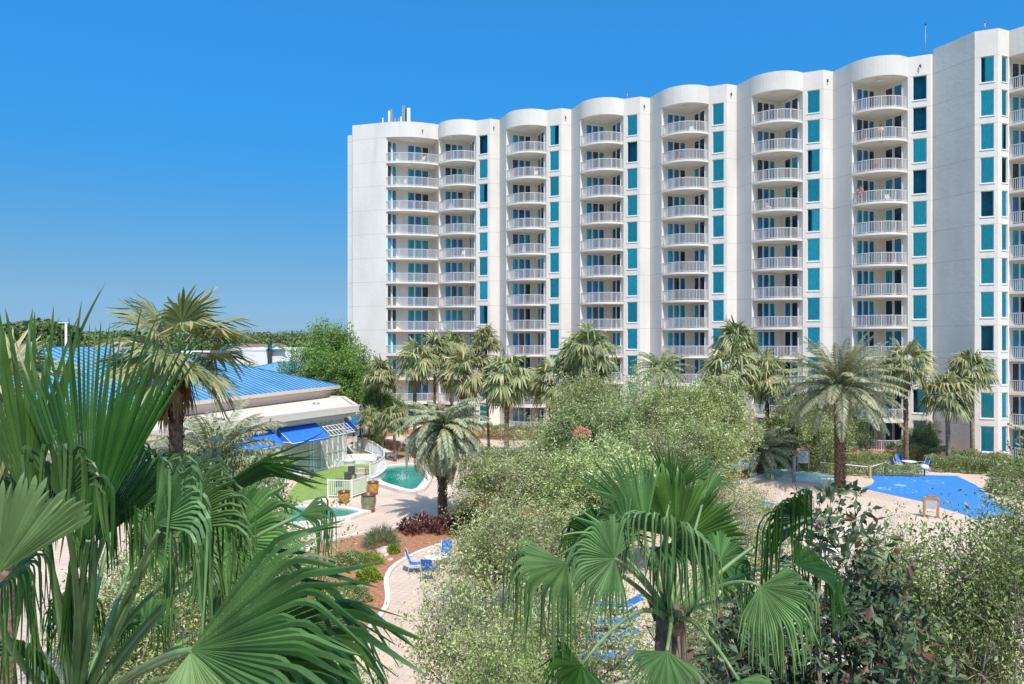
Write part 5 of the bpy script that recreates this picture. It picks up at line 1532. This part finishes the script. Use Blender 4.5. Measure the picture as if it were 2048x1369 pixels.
def cube_seat(px, py, w, h, m_, lb, name='stool', rz=.2):
    t = thing(name, lb, 'stool', G(px, py, .06), rz, 'cube stools on the turf')
    m = MB(); m.box((0, 0, h*.46), (w*.96, w*.96, h*.84)); m.build('base', m_, t, origin=(0,0,0))
    m = MB(); m.box((0, 0, h*.94), (w, w, h*.12)); m.build('cushion', m_, t, origin=(0,0,0))
dk = mat('dark_wicker', (.07, .065, .065), .8, var=.4, scale=20, bump=.6, bscale=40)
wh = mat('white_wicker', (.70, .68, .66), .7, var=.08, scale=15, bump=.4, bscale=40)
tn = mat('tan_wicker', (.50, .42, .36), .8, var=.15, scale=15, bump=.4, bscale=40)
cube_seat(703, 949, .55, .62, dk, 'dark cube stool nearest the white curved sofa'); cube_seat(696, 962, .55, .62, dk, 'dark cube stool in the middle, left of the tan block seats')
cube_seat(678, 973, .55, .5, dk, 'dark cube stool partly behind the picket fence'); cube_seat(620, 955, .55, .55, dk, 'dark cube stool furthest left on the turf beside the white armchair')
cube_seat(722, 951, .6, .55, tn, 'tan block seat at the back, beside the wooden chair'); cube_seat(719, 960, .62, .5, tn, 'tan block seat at the front by the curved wall', rz=.5); cube_seat(613, 960, .55, .35, tn, 'pale round topped stool on the left of the turf')
def sofa(c, R, a0, a1, lb, n=14):
    t = thing('curved_sofa', lb, 'sofa', c, 0)
    def sect(r0, r1, z0, z1, name):
        m = MB(); vs = []
        for i in range(n+1):
            a = a0+(a1-a0)*i/n; ca, sa = math.cos(a), math.sin(a)
            vs += [(r0*ca, r0*sa, z0), (r1*ca, r1*sa, z0), (r1*ca, r1*sa, z1), (r0*ca, r0*sa, z1)]
        fs = [(0,1,2,3), (4*n+3, 4*n+2, 4*n+1, 4*n)]
        for i in range(n):
            for k2 in range(4): fs.append((4*i+k2, 4*i+4+k2, 4*i+4+(k2+1)%4, 4*i+(k2+1)%4))
        m.add(vs, fs); m.build(name, wh, t, origin=(0,0,0))
    sect(R, R+.8, 0.02, .42, 'seat'); sect(R+.8, R+1.0, .02, .78, 'backrest')
    m = MB(); 
    for a in (a0, a1): m.box(((R+.5)*math.cos(a), (R+.5)*math.sin(a), .32), (.95, .16, .6), rz=a)
    m.build('armrest', wh, t, origin=(0,0,0))
sofa(G(707, 935, .06)+Vector((.2, -.3, 0)), 1.5, math.radians(25), math.radians(165), 'white curved outdoor sofa against the pale wall on the turf')
sofa(G(598, 962, .06), .9, math.radians(100), math.radians(230), 'white curved armchair at the left side of the turf')
m = MB(); m.lathe((0, 0, 0), [(.5, 0), (.5, .38), (.53, .4), (0, .42)], 20); o = m.build('side_table', wh, origin=(0,0,0)); o.location = G(698, 931, .06); tag(o, 'white round low table inside the curve of the white sofa', 'table')

def slat_chair(loc, rz, lb):
    t = thing('wooden_chair', lb, 'chair', loc, rz, 'wooden slat chairs by the curved wall')
    m = MB()
    for i in range(6): m.box((0, -.25+.1*i, .36+.02*i), (.62, .08, .03))
    m.build('seat', M['wood'], t, origin=(0,0,0))
    m = MB()
    for i in range(6): m.box((-.27+.108*i, -.42, .68), (.08, .03, .72), rx=.35)
    m.build('backrest', M['wood'], t, origin=(0,0,0))
    for s in (-1, 1):
        m = MB(); m.box((s*.34, -.02, .56), (.09, .75, .035)); m.build('armrest', M['wood'], t, origin=(0,0,0))
        m = MB(); m.box((s*.31, .27, .28), (.05, .07, .55)); m.box((s*.31, -.3, .24), (.05, .07, .5)); m.build('leg', M['wood'], t, origin=(0,0,0))
slat_chair(G(741, 951, .06), 2.2, 'wooden slat chair at the front, facing away from the green pool'); slat_chair(G(750, 941, .06), 2.5, 'wooden slat chair at the back, close to the curved railing')

# patio sets
def sling_chair_proto():
    t = thing('sling_chair', '', 'chair', (0,0,0), 0, 'blue sling chairs around patio tables')
    def curve(x): return [(x, .26, .43), (x, .0, .39), (x, -.22, .41), (x, -.36, .72), (x, -.46, 1.02)]
    m = MB(); a, b = curve(-.26), curve(.26)
    for i in range(2): m.quad(a[i], a[i+1], b[i+1], b[i])
    m.quad(*[tuple(Vector(p)-Vector((0,0,.012))) for p in (a[0], b[0], b[1], a[1])]); m.quad(*[tuple(Vector(p)-Vector((0,0,.012))) for p in (a[1], b[1], b[2], a[2])])
    m.build('seat', M['blue_sling'], t, origin=(0,0,0))
    m = MB()
    for i in range(2, 4): m.quad(a[i], a[i+1], b[i+1], b[i]); m.quad(*[tuple(Vector(p)+Vector((0,-.014,0))) for p in (a[i], b[i], b[i+1], a[i+1])])
    m.build('backrest', M['blue_sling'], t, origin=(0,0,0))
    for s in (-1, 1):
        m = MB(); x = s*.28
        m.tube(curve(x), .018, 6)
        m.tube([(x, .28, .0), (x, .30, .62), (x, .0, .66), (x, -.30, .64)], .017, 6)
        m.tube([(x, .28, .02), (x, -.34, .02), (x, -.24, .41)], .017, 6)
        m.build('side_frame', M['alu'], t, origin=(0,0,0))
    return reg(t)
sch = sling_chair_proto()
def table(loc, lb, r=.5):
    t = thing('patio_table', lb, 'table', loc, 0, 'round white patio tables')
    m = MB(); m.lathe((0,0,0), [(0, .70), (r, .70), (r+.01, .715), (r, .735), (0, .735)], 28); m.build('tabletop', M['white'], t, origin=(0,0,0))
    for k in range(4):
        a = k*math.pi/2+.4; m = MB(); m.tube([(.42*r*1.8*math.cos(a), .42*r*1.8*math.sin(a), 0), (.3*math.cos(a), .3*math.sin(a), .4), (.8*r*math.cos(a), .8*r*math.sin(a), .70)], .02, 6); m.build('leg', M['alu'], t, origin=(0,0,0))
def pchair(loc, tgt, lb):
    d = Vector(tgt)-Vector(loc); rz = math.atan2(d.y, d.x)-math.pi/2
    return plant(sch, loc, lb, 1.0, rz)
T1_ = G(873, 1144); T2_ = at(1818, 56, 0)
table(T1_, 'round white patio table on the paved path by the curved mulch bed', .55)
for (dx, dy, lb) in [(-.95, -.05, 'blue sling chair left of the near table, facing right'), (.25, 1.0, 'blue sling chair behind the near table, facing the view'), (-.2, -1.0, 'blue sling chair in front of the near table, its back to the view'), (.95, -.15, 'blue sling chair right of the near table, half covered by leaves')]:
    pchair(T1_+Vector((dx, dy, 0)), T1_, lb)
table(T2_, 'round white patio table far off at the edge of the blue splash pad', .55)
for (dx, dy, lb) in [(-1.1, -.1, 'blue sling chair left of the far table by the hedge'), (.0, 1.05, 'blue sling chair behind the far table by the hedge'), (.45, -1.0, 'blue sling chair in front of the far table by the hedge'), (1.15, .0, 'blue sling chair right of the far table by the hedge')]:
    pchair(T2_+Vector((dx, dy, 0)), T2_, lb)

# loungers
def lounger_proto():
    t = thing('sun_lounger', '', 'sun lounger', (0,0,0), 0, 'blue sun loungers under the trees')
    m = MB(); m.box((0, .35, .34), (.62, 1.3, .02)); m.build('seat', M['blue_sling'], t, origin=(0,0,0))
    m = MB(); m.box((0, -.58, .50), (.62, .68, .02), rx=-.48); m.build('backrest', M['blue_sling'], t, origin=(0,0,0))
    m = MB()
    for x in (-.34, .34): m.bar((x, -.3, .34), (x, 1.02, .34), .05, .06); m.bar((x, -.28, .34), (x, -.9, .67), .045, .05)
    m.bar((-.34, 1.0, .34), (.34, 1.0, .34), .05, .06); m.build('frame', M['alu'], t, origin=(0,0,0))
    for x in (-.33, .33):
        for y in (-.55, .85):
            m = MB(); m.bar((x, y, 0), (x, y, .33), .045, .045); m.build('leg', M['alu'], t, origin=(0,0,0))
    return reg(t)
lo = lounger_proto()
ll_ = [(1222, 1335), (1226, 1296), (1230, 1262), (1240, 1228), (1330, 1120), (1395, 1100), (1460, 1085), (1515, 1068), (1105, 1180), (1140, 1150), (1420, 1040), (1480, 1030), (1540, 1020)]
lbs = ['front lounger of the blue row seen left of the central palm trunk', 'second lounger from the front, left of the central palm trunk', 'third lounger from the front, left of the central palm trunk', 'fourth lounger from the front, left of the central palm trunk',
       'blue lounger glimpsed under the big dark central frond, leftmost of its row', 'blue lounger glimpsed under the big dark central frond, second of its row', 'blue lounger right of the central frond, third of its row', 'blue lounger beside the magnolia top, rightmost of its row',
       'blue lounger glimpsed under the lowest left frond of the central palm', 'blue lounger glimpsed between the two left fronds of the central palm', 'blue lounger by the lagoon pool, left of three', 'blue lounger by the lagoon pool, middle of three', 'blue lounger by the lagoon pool, right of three']
for i, ((px, py), lb) in enumerate(zip(ll_, lbs)): plant(lo, G(px, py), lb, 1.0, (math.pi/2*.97 if i < 4 or i in (8, 9) else .5)+.02*i)

# signs, posts, shower
def notice(loc, w, h, zb, lb, rz=0.0, ora=True):
    t = thing('notice_board', lb, 'sign', loc, rz, 'orange framed pool notices')
    for s in (-1, 1):
        m = MB(); m.box((s*(w/2+.06), 0, (zb+h)/2), (.12, .12, zb+h)); m.build('post', M['wood'], t, origin=(0,0,0))
    m = MB(); m.box((0, -.04, zb+h/2), (w, .04, h)); m.build('panel', mat('grey_notice', (.42, .42, .42), .5, var=.12, scale=14), t, origin=(0,0,0))
    m = MB(); m.box((0, 0, zb+h+.1), (w+.3, .14, .16)); m.box((0, 0, zb+h+.22), (w*.55, .12, .14)); m.build('header', M['wood'], t, origin=(0,0,0))
notice(at(1606, 55), .75, 1.0, .75, 'orange framed grey notice board standing in the shrubs beyond the pale pool')
notice(G(1862, 1036), .6, .5, .55, 'orange framed grey notice board near the splash pad, partly behind leaves', -.3)
t = thing('shower_post', 'grey square shower post at the near edge of the pale pool', 'shower', G(1588, 966), .3)
m = MB(); m.box((0, 0, 1.0), (.18, .14, 2.0)); m.build('post', M['grey_metal'], t, origin=(0,0,0))
m = MB(); m.box((0, -.12, 1.85), (.1, .14, .05)); m.build('shower_head', M['grey_metal'], t, origin=(0,0,0))
t = thing_w('rope_fence', 'white rail strung between short wooden posts along the far pool kerb', 'fence', tuple(at(1700, 53)))
rp = [at(1640, 54.5), at(1663, 54.2), at(1740, 52.5), at(1771, 54.5)]
for i in (1, 2, 3):
    m = MB(); m.box(rp[i]+Vector((0,0,.5)), (.16, .16, 1.0)); m.build('post', mat('post_wood', (.5, .33, .2), .8), t)
m = MB(); m.tube([p+Vector((0,0,.88)) for p in rp], .035, 6); m.build('rail', M['white'], t)
t = thing('globe_lamp', 'small white mushroom shaped garden lamp in the hedge right of the far patio table', 'lamp', at(1849, 53.5), 0)
m = MB(); m.tube([(0,0,0), (0,0,.55)], .05, 8); m.build('post', M['black'], t, origin=(0,0,0))
m = MB(); m.lathe((0,0,0), [(.0, .5), (.28, .55), (.34, .68), (.26, .85), (0, .92)], 16); m.build('shade', M['white'], t, origin=(0,0,0))
for px, d in ((664, 63), (1000, 56)): pass
for (px, py, lb) in [(722, 905, 'white bollard light on the left by the railing end near the second pool'), (748, 907, 'white bollard light on the right by the railing end near the second pool')]:
    t = thing('bollard_light', lb, 'bollard', G(px-3, py), 0, 'white bollard lights by the second pool')
    m = MB(); m.tube([(0,0,0), (0,0,.95)], .11, 10); m.build('post', M['white'], t, origin=(0,0,0)); m = MB(); m.lathe((0,0,0), [(.12,.9), (.13, 1.0), (0, 1.05)], 12); m.build('cap', M['grey_metal'], t, origin=(0,0,0))
# fountain splash in the green pool
rg = np.random.default_rng(3); c = np.array(G(805, 958, .12)); n = 260
th = rg.uniform(0, 6.28, n); r = np.abs(rg.normal(0, .35, n)); C = c + np.column_stack([r*np.cos(th), r*np.sin(th), rg.uniform(.0, 1, n)**2*.75*np.exp(-r*2)])
D = unit(rg.normal(size=(n, 3))+[0, 0, .6]); o = np_mesh('fountain_spray', leaf_quads(C-c, D, .07, .03, rg), np.arange(4*n).reshape(-1, 4), mat('foam', (.8, .85, .85), .3)); o.location = c
tag(o, 'small bubbling fountain spray in the middle of the green pool', 'fountain')

# ================================================================ NEAR FAN PALMS
def near_palm(name, label, crown, trunk_r, specs, lean=(0, 0), seed=1):
    """specs: (hub(px,py,d), tip(px,py,d), N hint (x,y,z), span deg, droop, split, nseg, mat, petiole?)"""
    crown = Vector(crown)
    base = Vector((crown.x+lean[0], crown.y+lean[1], 0))
    root = thing_w(name, label, 'palm', tuple(base), 'near green fan palms')
    rg = np.random.default_rng(seed); rd = random.Random(seed)
    for sp in specs:
        hub, tip, N, span, droop, split, nseg, mm, pt = sp[:9]
        h = P(*hub); t = P(*tip); A = np.array(t-h); R = np.linalg.norm(A)
        V, Q = fan_arrays(rg, np.array(h), A, np.array(N, float), R, math.radians(span), nseg, 20, split, droop, cup=sp[9] if len(sp) > 9 else .12, pleat=.6, cos_len=sp[10] if len(sp) > 10 else .2, lenvar=.045, tipw=.012)
        ob = np_mesh('frond', V-np.array(base), Q, M[mm], root, smooth=False)
        at_ = ob.data.attributes.new('along', 'FLOAT', 'POINT')
        if len(ob.data.vertices) == len(V): at_.data.foreach_set('value', np.tile(np.repeat(np.linspace(0, 1, 21), 3), nseg).astype(np.float32))
        ob['_loc'] = tuple(base)
        if pt:
            m = MB(); st = crown + (h-crown).normalized()*trunk_r*.5
            ln_ = (h-st).length; c1 = st.lerp(h, .5) + Vector((rd.uniform(-.14, .14)*ln_, rd.uniform(-.1, .1)*ln_, (pt+rd.uniform(0, .12))*ln_))
            pts = [(st.lerp(c1, u)).lerp(c1.lerp(h, u), u) for u in [i/8 for i in range(9)]]
            w = .030
            m.tube(pts, [w*1.1, w*.9, w*.75, w*.66, w*.6, w*.55, w*.5, w*.46, w*.42], 7)
            m.build('petiole', M['petiole'], ob)
        if len(sp) > 11 and sp[11]:  # fibres
            pass
    m = MB()
    m.tube([base-Vector((0,0,.1)), base.lerp(crown, .3), base.lerp(crown, .6), base.lerp(crown, .9), crown+Vector((0,0,.1))], [trunk_r*1.3, trunk_r, trunk_r, trunk_r*1.15, trunk_r*.9], 12)
    for i in range(46):
        f = 1 - i/46*.35; z = base.lerp(crown, f); a = i*2.39996
        ca, sa = math.cos(a), math.sin(a); o = z + Vector((ca, sa, 0))*trunk_r*.9
        sd = Vector((-sa, ca, 0))*.055; ou = Vector((ca, sa, 0))*.10
        m.add([o-sd*1.3, o+sd*1.3, o+ou+sd*.6+Vector((0,0,.17)), o+ou-sd*.6+Vector((0,0,.17)), o+ou*.4+Vector((0,0,.16))], [(0,1,2,3), (3,2,4)])
    m.build('trunk', M['palm_bark'], root)
    VV, QQ, off = [], [], 0
    for i in range(9):   # dry hanging leaves under the crown
        a = rd.uniform(0, 6.28); hub = np.array(crown) + np.array([math.cos(a)*trunk_r*1.4, math.sin(a)*trunk_r*1.4, -.35-.5*rd.random()])
        V, Q = fan_arrays(rg, hub, np.array([math.cos(a)*.3, math.sin(a)*.3, -1]), np.array([math.cos(a), math.sin(a), .1]), rd.uniform(.5, .8), math.radians(26), 7, 7, .5, .5, pleat=.3)
        VV.append(V-np.array(base)); QQ.append(Q+off); off += len(V)
    np_mesh('dead_frond_skirt', np.concatenate(VV), np.concatenate(QQ), M['dead'], root)
    return root
F = (0, -1, .25)
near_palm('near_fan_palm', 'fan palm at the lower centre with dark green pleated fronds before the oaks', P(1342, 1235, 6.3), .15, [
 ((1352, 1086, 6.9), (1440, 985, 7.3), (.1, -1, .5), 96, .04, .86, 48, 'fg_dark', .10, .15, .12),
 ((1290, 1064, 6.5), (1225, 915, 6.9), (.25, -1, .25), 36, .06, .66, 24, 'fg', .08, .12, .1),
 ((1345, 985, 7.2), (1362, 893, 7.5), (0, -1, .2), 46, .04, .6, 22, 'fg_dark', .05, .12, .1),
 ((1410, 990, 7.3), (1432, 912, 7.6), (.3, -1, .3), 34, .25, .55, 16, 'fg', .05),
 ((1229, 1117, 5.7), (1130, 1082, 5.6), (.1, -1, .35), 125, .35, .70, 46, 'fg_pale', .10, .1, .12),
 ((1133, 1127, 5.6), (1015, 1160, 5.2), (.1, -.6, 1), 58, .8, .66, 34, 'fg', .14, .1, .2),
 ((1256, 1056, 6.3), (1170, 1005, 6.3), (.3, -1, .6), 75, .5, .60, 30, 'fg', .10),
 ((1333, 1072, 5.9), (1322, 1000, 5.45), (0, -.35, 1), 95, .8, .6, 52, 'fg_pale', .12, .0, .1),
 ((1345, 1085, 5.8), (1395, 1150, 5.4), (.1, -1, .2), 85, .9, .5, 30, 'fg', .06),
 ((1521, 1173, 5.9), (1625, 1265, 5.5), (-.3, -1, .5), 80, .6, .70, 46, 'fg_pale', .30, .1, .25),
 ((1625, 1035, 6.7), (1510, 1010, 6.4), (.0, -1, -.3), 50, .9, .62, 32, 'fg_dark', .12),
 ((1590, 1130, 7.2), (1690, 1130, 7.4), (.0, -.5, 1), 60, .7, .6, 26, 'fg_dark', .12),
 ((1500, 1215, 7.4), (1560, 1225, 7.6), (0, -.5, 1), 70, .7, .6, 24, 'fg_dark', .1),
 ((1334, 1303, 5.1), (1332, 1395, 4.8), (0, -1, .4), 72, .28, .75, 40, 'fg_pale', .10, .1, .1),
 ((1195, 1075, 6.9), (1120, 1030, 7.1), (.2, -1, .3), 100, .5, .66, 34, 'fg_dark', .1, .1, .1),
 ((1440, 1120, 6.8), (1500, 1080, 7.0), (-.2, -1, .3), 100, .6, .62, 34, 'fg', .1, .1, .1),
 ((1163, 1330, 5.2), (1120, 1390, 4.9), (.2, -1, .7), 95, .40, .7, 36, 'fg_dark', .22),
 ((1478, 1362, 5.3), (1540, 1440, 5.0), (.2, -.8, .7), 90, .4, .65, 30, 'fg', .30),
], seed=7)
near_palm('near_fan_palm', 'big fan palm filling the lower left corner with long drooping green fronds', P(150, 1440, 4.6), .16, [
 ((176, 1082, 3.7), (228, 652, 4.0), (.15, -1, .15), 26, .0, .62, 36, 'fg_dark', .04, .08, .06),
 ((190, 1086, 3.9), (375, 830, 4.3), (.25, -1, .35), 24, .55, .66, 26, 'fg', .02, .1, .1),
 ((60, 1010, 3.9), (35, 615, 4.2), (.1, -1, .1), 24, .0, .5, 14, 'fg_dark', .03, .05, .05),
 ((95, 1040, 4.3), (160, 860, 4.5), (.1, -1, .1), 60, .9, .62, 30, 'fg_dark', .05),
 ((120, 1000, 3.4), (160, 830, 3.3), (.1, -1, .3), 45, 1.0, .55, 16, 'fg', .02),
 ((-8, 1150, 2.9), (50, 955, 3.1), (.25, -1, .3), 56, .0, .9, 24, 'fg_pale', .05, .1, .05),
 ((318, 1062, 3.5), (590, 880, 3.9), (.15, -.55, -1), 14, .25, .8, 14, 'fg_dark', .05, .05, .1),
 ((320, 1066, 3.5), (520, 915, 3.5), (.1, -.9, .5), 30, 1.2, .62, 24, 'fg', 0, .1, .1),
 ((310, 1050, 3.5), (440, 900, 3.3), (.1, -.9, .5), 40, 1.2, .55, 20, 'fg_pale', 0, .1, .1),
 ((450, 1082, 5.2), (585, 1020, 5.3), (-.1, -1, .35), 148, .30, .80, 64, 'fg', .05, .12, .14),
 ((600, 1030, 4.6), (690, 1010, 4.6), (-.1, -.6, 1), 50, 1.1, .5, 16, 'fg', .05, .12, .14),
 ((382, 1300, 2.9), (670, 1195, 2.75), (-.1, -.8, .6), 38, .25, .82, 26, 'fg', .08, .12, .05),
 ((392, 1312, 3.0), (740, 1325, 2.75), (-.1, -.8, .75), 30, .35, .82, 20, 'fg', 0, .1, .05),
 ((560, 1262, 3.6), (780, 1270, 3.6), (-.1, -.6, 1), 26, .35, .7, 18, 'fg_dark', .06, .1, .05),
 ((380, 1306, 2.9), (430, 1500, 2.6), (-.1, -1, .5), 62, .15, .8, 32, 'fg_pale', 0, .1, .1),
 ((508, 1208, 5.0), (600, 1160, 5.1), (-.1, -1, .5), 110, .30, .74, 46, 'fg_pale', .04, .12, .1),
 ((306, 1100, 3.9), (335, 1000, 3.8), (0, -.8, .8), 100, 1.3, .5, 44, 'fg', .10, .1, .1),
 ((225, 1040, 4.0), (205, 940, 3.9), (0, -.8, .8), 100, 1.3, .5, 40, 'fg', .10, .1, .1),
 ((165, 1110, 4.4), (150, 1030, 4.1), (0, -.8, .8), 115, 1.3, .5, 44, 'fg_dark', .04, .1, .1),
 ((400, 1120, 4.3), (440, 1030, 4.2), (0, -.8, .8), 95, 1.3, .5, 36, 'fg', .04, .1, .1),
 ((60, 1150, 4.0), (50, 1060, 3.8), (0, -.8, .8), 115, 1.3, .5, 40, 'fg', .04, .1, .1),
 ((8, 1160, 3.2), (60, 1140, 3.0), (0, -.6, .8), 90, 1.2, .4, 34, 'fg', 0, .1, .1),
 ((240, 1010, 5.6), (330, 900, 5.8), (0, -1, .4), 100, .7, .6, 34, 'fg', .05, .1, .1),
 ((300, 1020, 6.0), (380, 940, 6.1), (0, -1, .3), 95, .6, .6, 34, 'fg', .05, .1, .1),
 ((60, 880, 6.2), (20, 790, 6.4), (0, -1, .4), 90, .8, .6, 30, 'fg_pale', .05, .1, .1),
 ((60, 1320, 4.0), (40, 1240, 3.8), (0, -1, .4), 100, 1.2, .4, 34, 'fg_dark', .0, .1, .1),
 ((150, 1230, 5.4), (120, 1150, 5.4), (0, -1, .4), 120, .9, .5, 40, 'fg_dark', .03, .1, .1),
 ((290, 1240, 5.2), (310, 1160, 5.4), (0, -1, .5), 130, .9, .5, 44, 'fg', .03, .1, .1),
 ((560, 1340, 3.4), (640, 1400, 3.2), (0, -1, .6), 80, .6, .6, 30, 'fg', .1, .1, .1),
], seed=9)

# ================================================================ NEAR SHRUBS AND TREES
mag = tree_proto('magnolia_tree', 61, 8.3, 1.75, 2.7, 34, 680, 18, .19, .085, 'magnolia', crad=.26, trunk_r=.12, trunks=3, cat='tree', elong=1.3)
plant(mag, at(1655, 9.6), 'dark glossy leaved magnolia right of the central fan palm', 1.0, .5)
nso = tree_proto('live_oak_tree', 62, 9.0, 2.6, 3.0, 40, 900, 24, .10, .042, 'oak_near', crad=.24, trunk_r=.11, trunks=2, elong=2.2, group='fine leaved trees near the view')
nso2 = tree_proto('live_oak_tree', 63, 7.6, 2.1, 2.6, 36, 760, 24, .10, .042, 'oak_near', crad=.24, trunk_r=.09, trunks=2, elong=2.4, group='fine leaved trees near the view')
plant(nso, at(2185, 12.0), 'fine leaved tree cut by the right edge, its branches reaching over the blue splash pad', 1.0, .5)
plant(nso2, at(1905, 13.0), 'fine leaved tree behind and right of the magnolia', .95, 1.4, .985)
plant(nso2, at(1800, 17.0), 'fine leaved tree behind the magnolia, near the small notice board', .8, 2.4)
plant(nso2, at(2060, 19.0), 'fine leaved tree at the right side, just in front of the splash pad', .85, 4.4)
plant(nso2, at(640, 11.5), 'loose fine leaved tree between the near left fronds and the kerb of the mulch bed', .78, 2.4)
plant(nso2, at(1010, 12.5), 'fine leaved tree with pale twigs at the bottom left of the central fan palm', .74, 4.0)
plant(nso2, at(500, 15), 'fine leaved tree behind the near left fronds beside the turf', .95, 5.0)
plant(nso2, at(230, 14.0), 'fine leaved tree low at the bottom left, seen through the near palm leaf stalks', .85, 0.8)
plant(nso2, at(1995, 9.0), 'sparse fine leaved tree in the lower right corner', .62, 3.0)

# ---------------------------------------------------------------- tidy
for o in bpy.data.objects:
    if '_loc' in o: del o['_loc']
    if o.parent is not None:
        for kk in ('category', 'group'):
            if kk in o: del o[kk]
for o in bpy.data.objects:
    if o.parent is None and o.type == 'MESH' and o.get('kind') == 'structure': pass
